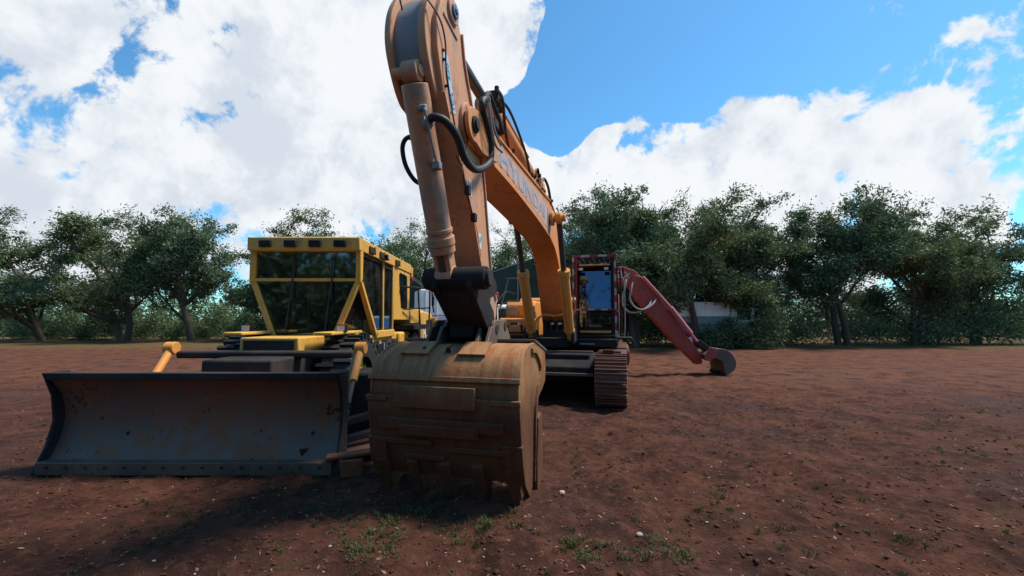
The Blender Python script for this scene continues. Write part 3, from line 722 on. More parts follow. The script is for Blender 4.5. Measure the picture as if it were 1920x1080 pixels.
# striped guard cage in front of and over the cab
def striped(p, q, w_, h_, parent, seg=.17, ph=0):
    p, q = Vector(p), Vector(q); L = (q-p).length; n = max(1, round(L/seg))
    up = Vector((0, 1, 0)) if abs((q-p).z) > .5*L else Vector((0, 0, 1))
    sd_ = (q-p).normalized().cross(up)*w_/2; up = up*h_/2
    V = []
    for i in range(n+1):
        c = p.lerp(q, i/n); V += [c-sd_-up, c+sd_-up, c+sd_+up, c-sd_+up]
    F = [(3, 2, 1, 0), (4*n, 4*n+1, 4*n+2, 4*n+3)]
    for i in range(n):
        for k in range(4): F.append((4*i+k, 4*i+(k+1) % 4, 4*i+4+(k+1) % 4, 4*i+4+k))
    o = MB().add(V, F).build('guard_bar', 'tapered', parent, smooth=False)
    o.data.materials.append(M['tapewhite'])
    for f in o.data.polygons:
        t = ((Vector(f.center)-p).dot(q-p))/L/L
        if (int(t*n*.9999)+ph) % 2: f.material_index = 1
gc = MB().b2(.42, 1.50, -.10, -.06, 1.33, 1.38).build('guard_frame', 'dark', ex, .004)
striped((.455, -.13, 1.34), (.455, -.13, 3.36), .045, .05, gc)
striped((1.475, -.13, 1.34), (1.475, -.13, 3.36), .045, .05, gc, ph=1)
striped((.43, -.13, 3.33), (1.50, -.13, 3.33), .05, .05, gc, .22)
striped((.49, -.13, 2.005), (1.44, -.13, 2.005), .035, .04, gc, .16, 1)
MB().beam((.535, -.12, 1.36), (.535, -.12, 3.3), .03, .04, up=(0, 1, 0)).build('guard_post', 'tapered', gc)
rg = MB()
for k in range(8):
    x = .50+k*.135; rg.beam((x, -.10, 3.33), (x, 1.9, 3.33), .018, .03)
for k in range(9):
    y = -.06+k*.24; rg.beam((.46, y, 3.36), (1.47, y, 3.36), .018, .03)
rg.build('roof_grid', 'dark', gc)
rg = MB()
for x in (.455, 1.475):
    rg.beam((x, -.1, 3.33), (x, 1.9, 3.33), .05, .05); rg.beam((x, 1.9, 1.35), (x, 1.9, 3.34), .05, .05, up=(0, 1, 0))
rg.beam((.455, 1.9, 3.34), (1.475, 1.9, 3.34), .05, .05)
for y, z0 in ((.0, 2.0), (.0, 1.4)): rg.beam((1.475, y-.08, z0), (1.475, 1.9, z0), .03, .04)
for k in range(4): rg.box((.55+k*.28, .0, 3.29-.02*(k % 2)), (.10, .07, .06))
rg.build('guard_frame', 'dark', gc, .004)
# grab rail, step and mirror at the cab's outer side
MB().tube(curve([(1.58, -.05, 1.36), (1.60, -.06, 1.7), (1.60, -.06, 2.5), (1.58, -.05, 2.95), (1.52, .0, 3.02)], 5), .018, 8).build('grab_rail', 'black', ex)
MB().tube(curve([(1.66, .1, 1.36), (1.68, .1, 1.7), (1.68, .1, 2.3), (1.66, .1, 2.75), (1.52, .1, 2.8)], 5), .016, 8).build('grab_rail', 'grey', ex)
MB().b2(1.46, 1.85, -.08, .5, 1.28, 1.33).tube(curve([(1.80, -.08, 1.30), (1.86, -.10, 1.26), (1.86, -.1, 1.12), (1.78, -.1, 1.10)], 4), .018, 8).build('cab_step', 'dark', ex, .006)
MB().tube(curve([(1.5, -.08, 3.12), (1.6, -.10, 3.14), (1.66, -.1, 3.06)], 4), .01, 6).box((1.66, -.1, 2.92), (.04, .12, .22)).build('mirror', 'black', ex, .008)
MB().b2(.62, .98, -.36, -.352, 1.16, 1.20).build('deck_tag', 'grey', ex)

# --- undercarriage
uc = MB().b2(-.95, .95, -1.45, 2.1, .55, 1.02).cyl((0, .6, 1.0), (0, .6, 1.12), .75, 32)
uc.prism([(1.6, .45), (1.8, .6), (1.8, .78), (1.2, 1.0), (.6, 1.0), (.6, .45)], -1.05, 1.05)
uc = uc.build('undercarriage', 'black', ex, .03)
MB().b2(-1.0, 1.05, -1.86, -1.815, .60, .66).b2(-.9, 1.0, -1.2, -1.15, 1.03, 1.07).build('wear_edge', 'edge', uc, .006)
YC, RW, RG = .45, .46, 2.15       # track centre, wheel radius, half wheelbase
def track(xc):
    tr = MB().b2(xc-.17, xc+.17, YC-RG+.3, YC+RG-.3, .38, .78).b2(xc-.22, xc+.22, YC-RG+.9, YC+RG-.9, .74, .84).build('track_frame', 'dark', ex, .03)
    for s, nm in ((-1, 'idler'), (1, 'sprocket')):
        y = YC+s*RG
        m = MB().cyl((xc-.10, y, .53), (xc+.10, y, .53), RW-.07, 28).cyl((xc-.2, y, .53), (xc+.2, y, .53), .16, 20)
        m.build(nm, 'dark', tr, .02)
    for k in range(7):
        y = YC-RG+.55+k*(2*RG-1.1)/6
        MB().cyl((xc-.2, y, .20), (xc+.2, y, .20), .115, 18).build('roller', 'dark', tr, .01)
    path = []; n = 0
    for k in range(200):
        pass
    # stadium path sampled by arc length
    Ls = 2*RG; La = PI*(RW+.03); tot = 2*Ls+2*La; cnt = 52; pitch = tot/cnt
    shoe = MB()
    shoe.box((0, 0, 0), (.62, pitch*.96, .028)).box((0, -pitch*.36, .032), (.62, .018, .045)).box((0, 0, .026), (.62, .018, .034)).box((0, pitch*.36, .03), (.62, .018, .040))
    shoe.box((-.12, 0, -.05), (.05, pitch*.9, .08)).box((.12, 0, -.05), (.05, pitch*.9, .08))
    proto = shoe.build('track_shoe', 'shoe', tr, .004, bseg=1)
    rr = RW+.03
    for k in range(cnt):
        s = k*pitch
        if s < Ls: y, z, a = YC-RG+s, .53+rr, 0; sag = -.02*math.sin(PI*s/Ls)
        elif s < Ls+La: t = (s-Ls)/rr; y, z, a = YC+RG+rr*math.sin(t), .53+rr*math.cos(t), -t; sag = 0
        elif s < 2*Ls+La: t = s-Ls-La; y, z, a = YC+RG-t, .53-rr, PI; sag = 0
        else: t = (s-2*Ls-La)/rr; y, z, a = YC-RG-rr*math.sin(t), .53-rr*math.cos(t), PI-t; sag = 0
        o = proto if k == 0 else proto.copy()
        if k: COL.objects.link(o); o.parent = tr
        o.location = (xc, y, z+sag); o.rotation_euler = (a, 0, 0)
track(1.40); track(-1.40)
MB().box((1.35, -1.75, 1.10), (.22, .12, .10)).box((1.5, -1.6, 1.08), (.2, .2, .07)).box((1.2, -1.5, 1.07), (.16, .2, .06)).build('mud_lump', 'clod', ex, .02)

# ------------------------------------------------------------------ yellow dozer at the left
gr = empty('wheel_dozer', (-3.45, 9.0, 0), 0, 'yellow wheeled dozer with tall glazed cab and black railing, left of the rusty bucket', 'dozer')
# local: x right, y back (world +y); cab side plane at x=+.93, front at y=-1.9
GX = .93; YF = -1.9; YB = .55; ZR = 3.12; ZF = 1.45
cabm = MB()
cabm.b2(-GX, GX, YF-.12, YB+1.06, ZR-.22, ZR)                   # roof
cabm.b2(-GX+.1, GX-.1, YF, YB+1.0, ZR, ZR+.03)
cabm.b2(-GX+.3, GX-.05, YF+.6, YB, ZF-.12, ZF+.02)             # floor side beam
cabm.b2(-GX+.02, GX-.02, .18, YB+1.02, ZF+.30, ZR-.22)       # rear wall panel
gcab = cabm.build('cab', 'yellow', gr, .03)
fr = MB()
for s in (-1, 1):
    x = s*(GX-.045)
    fr.beam((x, YF+.03, ZR-.2), (x, YF+.03, 2.37), .09, .12, up=(0, 1, 0))                 # corner post
    fr.beam((x, YF+.03, 2.42), (x-.0*s, YF+.95, ZF+.0), .09, .09, up=(0, 1, .3))               # leg running back
    fr.beam((x, YF+.03, 2.42), (x-s*.42, YF+.03, ZF-.08), .09, .09, up=(0, 1, .1))              # leg running inwards
    fr.beam((x, YF+1.28, ZR-.2), (x, YF+1.34, ZF+.02), .07, .07, up=(0, 1, 0))
    fr.beam((x, YF+2.0, ZR-.2), (x, YF+2.0, ZF+.02), .07, .07, up=(0, 1, 0))
    fr.beam((x, YF+.9, ZF+.03), (x, YF+2.1, ZF+.03), .09, .14)
fr.beam((-.47, YF+.03, ZF-.05), (.47, YF+.03, ZF-.05), .09, .1)
fr.build('cab_frame', 'yellow', gcab, .015)
x = GX-.05
MB().prism([(-(YF+.12), ZR-.26), (-(YF+1.22), ZR-.26), (-(YF+1.28), ZF+.12), (-(YF+1.0), ZF+.12), (-(YF+.12), 2.40)], x-.008, x).build('door_window', 'gglass', gcab)
MB().prism([(-(YF+1.34), ZR-.30), (-(YF+1.95), ZR-.30), (-(YF+1.95), ZF+.12), (-(YF+1.40), ZF+.12)], x-.008, x).build('side_window', 'gglass', gcab)
for xx in (-x,):
    MB().prism([(-(YF+.12), ZR-.26), (-(YF+1.95), ZR-.26), (-(YF+1.95), ZF+.12), (-(YF+1.0), ZF+.12), (-(YF+.12), 2.40)], xx, xx+.008).build('side_window', 'gglass', gcab)
MB().add([(-GX+.1, YF+.02, ZR-.24), (GX-.1, YF+.02, ZR-.24), (GX-.1, YF+.02, 2.42), (.47, YF+.02, ZF+.02), (-.47, YF+.02, ZF+.02), (-GX+.1, YF+.02, 2.42)], [(0, 1, 2, 3, 4, 5)]).build('windshield', 'gglass', gcab)
for x_ in (-.3, .35):
    MB().tube([(x_, YF-.02, ZF+.06), (x_+.1, YF-.03, 2.5)], .01, 6).box((x_+.1, YF-.03, 2.45), (.02, .015, .7)).build('wiper', 'wire', gcab)
MB().beam((-GX+.08, YF, 2.42), (GX-.08, YF, 2.42), .03, .05).build('window_bar', 'yellow', gcab, .005)
for k in range(4): MB().box((-.62+k*.41, YF-.14, ZR-.11), (.20, .05, .11)).build('roof_lamp', 'black', gcab, .012)
# rubber seals
sl_ = MB()
for poly in ([(YF+.12, ZR-.26), (YF+1.22, ZR-.26), (YF+1.28, ZF+.12), (YF+1.0, ZF+.12), (YF+.12, 2.40)], [(YF+1.36, ZR-.30), (YF+1.93, ZR-.30), (YF+1.93, ZF+.12), (YF+1.42, ZF+.12)]):
    for i in range(len(poly)):
        a = poly[i]; b = poly[(i+1) % len(poly)]; sl_.beam((x+.005, a[0], a[1]), (x+.005, b[0], b[1]), .03, .03, up=(0, 1, .5))
sl_.build('window_seal', 'rubber', gcab)
wn = smooth2([(.14, 2.82), (-.12, 2.80), (-.15, 2.7), (-.17, 2.1), (-.14, 2.03), (.05, 2.03), (.08, 2.1), (.16, 2.7), (.14, 2.82)], 3)
MB().prism([(u*2.3-.92, z) for u, z in wn], GX-.018, GX-.010).build('rear_side_window', 'gglass', gcab)
MB().box((GX-.35, YF+.35, 2.62), (.32, .10, .42)).build('mirror_box', 'black', gcab, .02)
MB().tube([(GX-.2, YF+.35, 2.8), (GX-.06, YF+.3, 2.85)], .015, 6).build('mirror_arm', 'black', gcab)
MB().box((GX-.42, YF+.9, 2.0), (.34, .45, .5)).box((0, YF+1.1, 1.75), (.6, .55, .6)).box((0, YF+1.45, 2.2), (.55, .14, .8)).cyl((0, YF+.35, 1.5), (0, YF+.5, 2.2), .05, 10).build('operator_seat', 'seat', gcab, .03)
# dark triangle glass between the two legs
MB().add([(GX-.06, YF+.10, 2.30), (GX-.06, YF+.92, ZF+.04), (GX-.45, YF+.10, ZF+.02)], [(0, 1, 2)]).build('lower_corner_window', 'gglass', gcab)
# lights and vents under the roof
for k, (yy, mt_) in enumerate(((YF+.45, 'dark'), (YF+1.05, 'dark'), (YF+2.15, 'dark'))):
    MB().box((GX+.012, yy, ZR-.13), (.04, .22, .12)).build('roof_vent', mt_, gcab, .01)
    MB().box((GX+.03, yy+.14, ZR-.12), (.05, .04, .14)).build('lamp_bracket', 'yellow', gcab, .006)
MB().box((GX+.05, YF+1.25, ZR-.14), (.09, .16, .11)).build('work_light', 'black', gcab, .02)
MB().box((GX+.1, YF+1.25, ZR-.14), (.012, .13, .085)).build('light_lens', 'lamp', gcab)
MB().b2(GX-.14, GX+.02, YB+1.04, YB+1.2, ZR-.32, ZR-.05).build('air_filter', 'orange', gcab, .03)
MB().box((GX-.02, YB+1.16, ZR-.38), (.08, .06, .1)).build('tail_light', 'tapered', gcab, .01)
# platform and railing
MB().b2(.35, 1.16, 1.0, 2.55, 1.52, 1.64).build('platform', 'black', gr, .01)
rl = MB()
rl.tube(curve([(.97, .6, 2.50), (1.10, 1.2, 2.53), (1.16, 1.9, 2.56), (1.19, 2.45, 2.60), (1.21, 2.60, 2.52), (1.2, 2.62, 1.80), (1.17, 2.55, 1.60), (1.0, 2.45, 1.57)], 6), .022, 8)
rl.tube([(.95, .9, 2.0), (1.2, 2.6, 2.08)], .018, 8)
rl.tube([(1.12, 1.55, 2.54), (1.14, 1.75, 1.62)], .02, 8)
rl.build('railing', 'black', gr)
MB().tube(curve([(1.27, 2.6, 2.55), (1.29, 2.6, 2.2), (1.33, 2.6, 1.95)], 4), .022, 8).tube([(1.27, 2.6, 2.42), (1.46, 2.7, 2.47)], .015, 6).build('mirror_stay', 'black', gr)
MB().box((1.30, 2.6, 2.27), (.06, .1, .25)).build('mirror', 'black', gr, .01)
# rear body / hood
MB().prism([(-1.58, 1.65), (-1.58, 2.04), (-2.88, 2.04), (-2.88, 1.65)], .0, .94).build('battery_box', 'yellow', gr, .03)
hb = MB().prism([(-2.7, 1.05), (-2.7, 1.98), (-2.85, 2.02), (-4.1, 1.95), (-4.6, 1.75), (-4.7, 1.1)], -.62, .98).build('engine_hood', 'yellow', gr, .06, bseg=3)
MB().b2(.985, 1.0, 2.85, 3.15, 1.20, 1.62).build('warning_sticker', 'stick_white', hb)
for z in (1.52, 1.30): MB().cyl((1.0, 3.0, z), (1.006, 3.0, z), .06, 16).build('emblem', 'letterdark', hb)
MB().b2(.985, .995, 3.3, 4.2, 1.35, 1.75).build('side_grille', 'dark', hb)
MB().cyl((1.08, 4.0, 1.1), (1.08, 4.0, 1.82), .10, 16).build('air_cleaner', 'yellow', hb, .01)
MB().b2(.2, .95, .6, 1.9, 1.0, 1.48).build('fuel_tank', 'yellow', gr, .05)
# chassis, tandem wheels
MB().b2(-.5, .6, -2.3, 4.5, .78, 1.06).b2(-.6, .9, -1.8, .6, 1.05, 1.32).build('chassis', 'black', gr, .03)
mess = MB()
rnd = random.Random(5)
for k in range(26):
    yy = rnd.uniform(-1.9, .5); zz = rnd.uniform(.95, 1.32); xx = rnd.uniform(.55, .95)
    mess.box((xx, yy, zz), (rnd.uniform(.05, .2), rnd.uniform(.05, .35), rnd.uniform(.04, .16)), Matrix.Rotation(rnd.uniform(-.6, .6), 3, 'X'))
for k in range(6):
    yy = -1.7+k*.38; mess.tube(curve([(.9, yy, 1.3), (1.0, yy+.1, 1.05), (.95, yy+.3, .95), (.85, yy+.45, 1.15)], 4), .016, 6)
mess.build('hydraulic_lines', 'dark', gr)
MB().box((.97, -.95, 1.33), (.03, .14, .05)).box((.97, -.7, 1.25), (.03, .05, .12)).box((.98, -.35, 1.2), (.03, .12, .04)).build('fittings', 'grey', gr, split=True)
def wheel(x, y, r, wd, parent, rimmat='yellow'):
    P = []; n = 40
    prof = [(-wd/2, r*.56), (-wd/2, r*.80), (-wd*.46, r*.93), (-wd*.36, r*.985), (wd*.36, r*.985), (wd*.46, r*.93), (wd/2, r*.80), (wd/2, r*.56)]
    V = []; F = []
    for i in range(n):
        t = 2*PI*i/n
        for (a, b) in prof: V.append((x+a, y+b*math.cos(t), r+b*math.sin(t)-.03))
    m = len(prof)
    for i in range(n):
        for j in range(m-1):
            F.append((i*m+j, ((i+1) % n)*m+j, ((i+1) % n)*m+j+1, i*m+j+1))
    tw = MB().add(V, F)
    for i in range(30):
        t = 2*PI*i/30
        for s in (-1, 1):
            c_ = Vector((x+s*wd*.24, y+r*.985*math.cos(t+s*.06), r-.03+r*.985*math.sin(t+s*.06)))
            tw.box(c_, (wd*.52, .075, .05), Matrix.Rotation(t, 3, 'X') @ Matrix.Rotation(s*.5, 3, 'Y') if False else Matrix.Rotation(t, 3, 'X'))
    wh = tw.build('wheel', 'rubber', parent)
    s = 1
    MB().cyl((x-wd*.42, y, r-.03), (x+wd*.30, y, r-.03), r*.57, 32).cyl((x+wd*.30, y, r-.03), (x+wd*.42, y, r-.03), r*.22, 20).build('rim', rimmat, wh, .015)
    return wh
for y in (-1.95, 1.75):
    wheel(.80, y, .76, .50, gr); wheel(-.80, y, .76, .50, gr)
# push arms and dozer blade ahead of the front wheels
bl = smooth2([(0.16, 1.12), (-.04, .86), (-.10, .56), (-.02, .26), (.14, .02)], 5)
pr = [(u+3.85, z) for u, z in bl]+[(u+3.80, z) for u, z in bl[::-1]]
MB().prism(pr, -1.95, 1.42).build('blade', 'blade', gr, .006)
bb = MB()
for k in range(15): bb.cyl((-1.8+k*.22, -4.05, .09), (-1.8+k*.22, -4.065, .09), .016, 8)
bb.build('edge_bolt', 'dark', gr)
for x_ in (-1.98, 1.42): MB().prism([(3.70, .0), (4.06, .0), (3.93, .28), (3.86, .56), (3.90, .86), (4.02, 1.14), (3.72, 1.14)], x_, x_+.035).build('end_plate', 'dark', gr, .006)
MB().b2(-1.94, 1.41, -4.05, -3.93, .0, .14).build('cutting_edge', 'edge', gr, .006)
MB().b2(-1.96, 1.43, -4.01, -3.90, 1.06, 1.14).build('blade_rail', 'dark', gr, .01)
for x_ in (-1.2, 1.12):
    MB().beam((x_, -3.75, .32), (x_*.5, -2.6, .55), .16, .2).build('push_arm', 'dark', gr, .02)
    a = Vector((x_+.22, -3.0, 1.36)) if x_ > 0 else Vector((x_-.1, -3.0, 1.36)); b = Vector((a.x+.05, -3.55, .70))
    c_ = MB().cyl(a, a.lerp(b, .62), .05, 16).cyl(a-Vector((.07, 0, 0)), a+Vector((.07, 0, 0)), .085, 16).build('lift_cylinder', 'orange', gr, .008)
    MB().cyl(a.lerp(b, .55), b, .03, 12).build('rod', 'edge', c_)
MB().b2(-1.2, 1.2, -3.06, -2.86, 1.22, 1.32).b2(-.45, .45, -3.6, -2.0, .75, 1.25).build('front_frame', 'dark', gr, .03)
MB().b2(-.42, .42, -2.9, -2.05, 1.25, 1.50).build('front_hood', 'yellow', gr, .02)
MB().b2(-.36, .36, -2.912, -2.898, 1.29, 1.46).build('front_grille', 'dark', gr)
for x_ in (-.75, .75):
    MB().box((x_, -2.2, 1.62), (.16, .10, .12)).b2(x_-.02, x_+.02, -2.2, -2.16, 1.25, 1.6).build('headlamp', 'black', gr, .01)
    MB().box((x_, -2.255, 1.62), (.12, .008, .09)).build('headlamp_lens', 'lamp', gr)
for x_ in (-.66, .66): MB().b2(x_-.14, x_+.14, -2.7, -1.4, 1.52, 1.57).b2(x_-.14, x_+.14, -1.75, -1.55, 1.2, 1.52).build('fender', 'yellow', gr, .015)

# ------------------------------------------------------------------ rusty scrap between dozer and bucket
def steel_piece(name, pts, wd, ht, label, cat, mat='edge', z0=0):
    o = MB()
    for i in range(len(pts)-1): o.beam(pts[i], pts[i+1], wd, ht)
    ob = o.build(name, mat, None, .008); tag(ob, label, cat, 'scrap steel lying left of the bucket'); return ob
steel_piece('steel_channel', [(-2.55, 5.3, .36), (-1.62, 6.2, .52)], .14, .08, 'dark rusty steel bar sloping up on top of the scrap heap', 'scrap metal', 'dark')
steel_piece('steel_channel', [(-2.5, 5.15, .20), (-1.55, 5.95, .33)], .12, .07, 'dark steel bar lying under the sloping topmost bar of the scrap heap', 'scrap metal', 'dark')
steel_piece('steel_plate', [(-2.9, 5.45, .10), (-1.6, 5.75, .14)], .55, .05, 'flat rusty plate at the base of the scrap heap', 'scrap metal', 'shoe')
steel_piece('steel_plate', [(-2.1, 4.95, .20), (-1.52, 5.12, .235)], .16, .035, 'bright rust orange plate lying on a small block near the bucket corner', 'scrap metal', 'rust')
steel_piece('steel_block', [(-1.92, 4.93, .09), (-1.70, 4.99, .09)], .12, .18, 'rusty orange block holding up a flat plate beside the bucket corner', 'scrap metal', 'rust')
tb_ = MB().b2(-2.9, -1.55, 6.5, 7.3, .02, .95).build('scrap_box', 'black', None, .04)
tag(tb_, 'black steel box standing behind the scrap heap beneath the dozer', 'box')

# ------------------------------------------------------------------ red excavator behind the cab, arm reaching down to the right
re_ = empty('red_excavator', (3.0, 17.2, 0), 0, 'red excavator parked behind the cab with its arm sloping down to the right', 'excavator')
def rl_(p): return (p[0]-3.0, p[1]-17.2, p[2])
def slab(name, pts, th, y, mat, parent, bev=.015):
    V = [(px-3.0, y-17.2-th/2, pz) for px, pz in pts]+[(px-3.0, y-17.2+th/2, pz) for px, pz in pts]; n = len(pts)
    return MB().add(V, [tuple(range(n)), tuple(range(2*n-1, n-1, -1))]+[(i, (i+1) % n, (i+1) % n+n, i+n) for i in range(n)]).build(name, mat, parent, bev)
rb = slab('boom', [(2.55, 1.6), (2.9, 1.45), (3.25, 2.5), (3.55, 3.0), (4.05, 2.78), (4.22, 2.95), (4.24, 3.22), (4.1, 3.38), (3.72, 3.52), (3.35, 3.50), (2.95, 2.9)], .42, 14.3, 'red', re_)
text_mesh('lettering', 'KVX', .26, 'lettery', rb, frame_mtx((3.66-3.0, 14.085-17.2, 3.26), (1, 0, -.25), (.25, 0, 1)), .002, .006)
ra = slab('arm', [(4.02, 3.22), (3.86, 2.80), (4.05, 2.42), (4.55, 1.82), (5.25, 1.02), (5.95, .32), (6.12, .36), (6.1, .62), (5.35, 1.70), (4.5, 2.86), (4.25, 3.16)], .30, 14.0, 'red', re_)
MB().cyl(rl_((4.22, 13.95, 3.02)), rl_((4.22, 14.55, 3.02)), .09, 20).build('hinge_pin', 'redpipe', re_, .01)
MB().cyl(rl_((4.25, 13.80, 3.14)), rl_((5.12, 13.80, 2.14)), .06, 18).build('arm_pipe', 'redpipe', ra)
MB().cyl(rl_((5.12, 13.80, 2.14)), rl_((5.75, 13.80, 1.30)), .09, 18).cyl(rl_((5.72, 13.80, 1.34)), rl_((5.95, 13.8, 1.05)), .045, 14).build('bucket_cylinder', 'redpipe', ra, .008)
slab('bucket_link', [(5.9, 1.12), (6.05, 1.12), (6.5, .75), (6.45, .62), (6.0, .9)], .3, 13.95, 'dark', ra)
rk = slab('bucket', smooth2([(6.08, .66), (6.40, .84), (6.78, .80), (7.02, .52), (7.00, .22), (6.78, .04)], 4)+[(6.70, .02), (6.66, .14), (6.62, .46), (6.34, .56), (6.12, .50)], .95, 14.0, 'edge', ra, .01)
for k in range(4):
    MB().box((6.66-3.0, 14.0-17.2-.36+k*.24, .06), (.16, .09, .10), Matrix.Rotation(R(25), 3, 'Y')).build('tooth', 'dark', rk, .01)
for y_ in (13.515, 14.485):
    slab('side_ear', [(6.0, .50), (6.2, .90), (6.42, .86), (6.4, .6), (6.2, .46)], .03, y_+(.0), 'red', rk, .006)
for k, (pts, r) in enumerate(((((3.66, 13.6, 3.05), (3.60, 13.5, 2.85), (3.50, 13.5, 2.30), (3.68, 13.5, 2.02), (4.0, 13.5, 2.0), (4.35, 13.6, 2.2), (4.5, 13.78, 2.38)), .028),
                             (((3.86, 13.6, 2.95), (3.78, 13.5, 2.70), (3.74, 13.5, 2.40), (3.9, 13.5, 2.15), (4.15, 13.5, 2.08), (4.45, 13.6, 2.22), (4.66, 13.78, 2.42)), .028))):
    MB().tube(curve([rl_(p) for p in pts], 7), r, 8).build('hose', 'grey', re_)
MB().b2(-1.2, 1.2, -.8, 2.6, 1.0, 1.25).build('deck', 'black', re_, .03)
MB().b2(-1.2, -.2, .4, 2.6, 1.25, 2.2).b2(-.2, 1.2, .9, 2.6, 1.25, 2.1).build('engine_hood', 'red', re_, .06)
MB().b2(.25, 1.15, -.75, .85, 1.25, 2.75).build('cab', 'red', re_, .05)
MB().b2(.33, 1.07, -.757, -.745, 1.8, 2.65).build('windshield', 'gglass', re_)
for s in (-1, 1):
    pr = arc(1.1, .45, .42, 90, -90, 8)+arc(-2.2, .45, .42, -90, -270, 8)
    MB().prism([(u, z) for u, z in pr], s*1.05-.25, s*1.05+.25).build('track', 'shoe', re_, .02)
MB().b2(-.9, .9, -.8, 2.0, .4, 1.0).build('undercarriage', 'black', re_, .03)
for x in (3.52, 3.60):
    pass

# ------------------------------------------------------------------ vehicles and things in the yard behind
def box_truck(name, x0, x1, y, mat1, mat2, label, hz=3.25):
    r = empty(name, ((x0+x1)/2, y, 0), .35 if x0 < 0 else 0, label, 'truck'); L = (x1-x0)/2
    b = MB().b2(-L, L-1.6, -1.0, 1.2, 1.95, hz).build('cargo_box', mat1, r, .06)
    MB().b2(-L-.01, L-1.59, -1.012, 1.212, 1.42, 1.93).build('box_side', mat2, r, .02)
    rb_ = MB()
    for k in range(7): rb_.b2(-L+.25+k*.55, -L+.29+k*.55, -1.03, -1.0, 1.98, hz-.05)
    rb_.build('rib', mat1, b, split=True)
    MB().b2(L-1.5, L, -.95, 1.15, .9, 2.55).build('cab', mat1, r, .12)
    MB().b2(L-1.15, L-.3, -.962, -.948, 1.75, 2.35).build('cab_window', 'gglass', r)
    MB().b2(L-.9, L-.885, -.96, -.945, 1.0, 2.4).box((L-1.3, -.965, 1.6), (.14, .03, .03)).build('door_seam', 'grey', r, split=True)
    MB().box((L-.1, -1.12, 2.1), (.06, .16, .32)).build('mirror', 'black', r, .02)
    MB().b2(L-.35, L-.05, -.965, -.945, 1.15, 1.3).build('side_light', 'lamp', r)
    MB().b2(L-1.5, L-.02, -.97, -.93, .88, 1.02).build('sill', 'grey', r, .01)
    MB().b2(-L, L-.1, -.8, 1.0, .75, .95).b2(-L+.2, L-1.7, -.98, -.93, .95, 1.40).build('chassis', 'grey', r, .02)
    for xx in (-L+1.0, -L+2.1, L-.8):
        for yy in (-.85, 1.0): wheel2(xx, yy, .48, .28, r)
    return r
def wheel2(x, y, r, wd, parent):
    t = MB().cyl((x, y-wd/2, r), (x, y+wd/2, r), r, 24).build('wheel', 'rubber', parent, .04)
    MB().cyl((x, y-wd/2-.012, r), (x, y+wd/2+.012, r), r*.5, 16).build('rim', 'white', t, .01)
box_truck('box_truck', -4.95, .2, 22.5, 'white', 'lilac', 'white box truck with a pale blue lower side behind the dozer hood')
box_truck('flatbed_truck', 10.3, 15.4, 28, 'white', 'grey', 'white truck partly hidden by bushes and the red arm at the edge of the trees', 2.9)
# marker post
mp_ = MB().cyl((0, 0, 0), (0, 0, 2.2), .10, 16, .085).cyl((0, 0, 2.2), (0, 0, 2.6), .085, 16, .06).build('marker_post', 'white', None, .01)
MB().cyl((0, 0, 2.6), (0, 0, 2.82), .12, 16, .10).build('post_cap', 'tapered', mp_, .02)
mp_.location = (-.62, 16.5, 0); tag(mp_, 'white post with a red cap standing behind the arm', 'post')
# small cream pickup seen between boom and left cylinder
pk = empty('pickup_truck', (1.55, 20.5, 0), 0, 'small cream pickup facing the camera behind the boom foot', 'pickup')
MB().prism([(.0, .5), (.0, 1.15), (-1.1, 1.3), (-4.0, 1.3), (-4.0, .5)], -.85, .85).build('body', 'cream', pk, .08)
MB().prism([(-.95, 1.28), (-1.5, 1.95), (-2.6, 1.95), (-2.8, 1.28)], -.75, .75).build('cabin', 'cream', pk, .06)
MB().add([(-.66, .985+.02, 1.36), (.66, 1.005, 1.36), (.58, 1.46, 1.9), (-.58, 1.46, 1.9)], [(0, 1, 2, 3)]).build('windshield', 'glass', pk)
for x in (-.7, .7): MB().cyl((x, -.02, .85), (x, .04, .85), .11, 16).build('headlight', 'lamp', pk)
for x in (-.78, .78):
    for y in (.8, 3.2): MB().cyl((x-.1, y, .34), (x+.1, y, .34), .34, 20).build('wheel', 'rubber', pk, .03)
# dark shade-cloth sheds in front of the trees
def shed(x0, x1, xr, y0, y1, he, hr_, label):
    V = [(x0, y0, 0), (x0, y0, he), (xr, y0, hr_), (x1, y0, he), (x1, y0, 0)]
    V += [(a, y1, c) for a, b, c in V]; n = 5
    o = MB().add([(a-xr, b-y0, c) for a, b, c in V], [tuple(range(n)), tuple(range(2*n-1, n-1, -1))]+[(i, (i+1) % n, (i+1) % n+n, i+n) for i in range(n)]).build('shed', 'cloth', None)
    o.location = (xr, y0, 0); tag(o, label, 'shed')
    e_ = MB()
    for (a, b) in (((x0-xr, 0, he), (0, 0, hr_)), ((0, 0, hr_), (x1-xr, 0, he))):
        e_.beam((a[0], -.04, a[2]+.03), (b[0], -.04, b[2]+.03), .07, .07)
    e_.build('ridge_cable', 'grey', o)
    p_ = MB()
    k = x0
    while k <= x1: p_.beam((k-xr, -.05, 0), (k-xr, -.05, he+(hr_-he)*(1-abs(k-xr)/max(xr-x0, x1-xr))-.05), .08, .08, up=(0, 1, 0)); k += 2.0
    p_.build('shed_post', 'grey', o, split=True)
    return o
shed(-1.6, 6.8, 2.6, 29.0, 40, 4.9, 6.3, 'dark green shade cloth shed behind the boom, pale ridge line')
shed(-15.5, -5.0, -8.9, 31.0, 42, 3.0, 6.0, 'dark green shade cloth shed behind the dozer cab and railing')

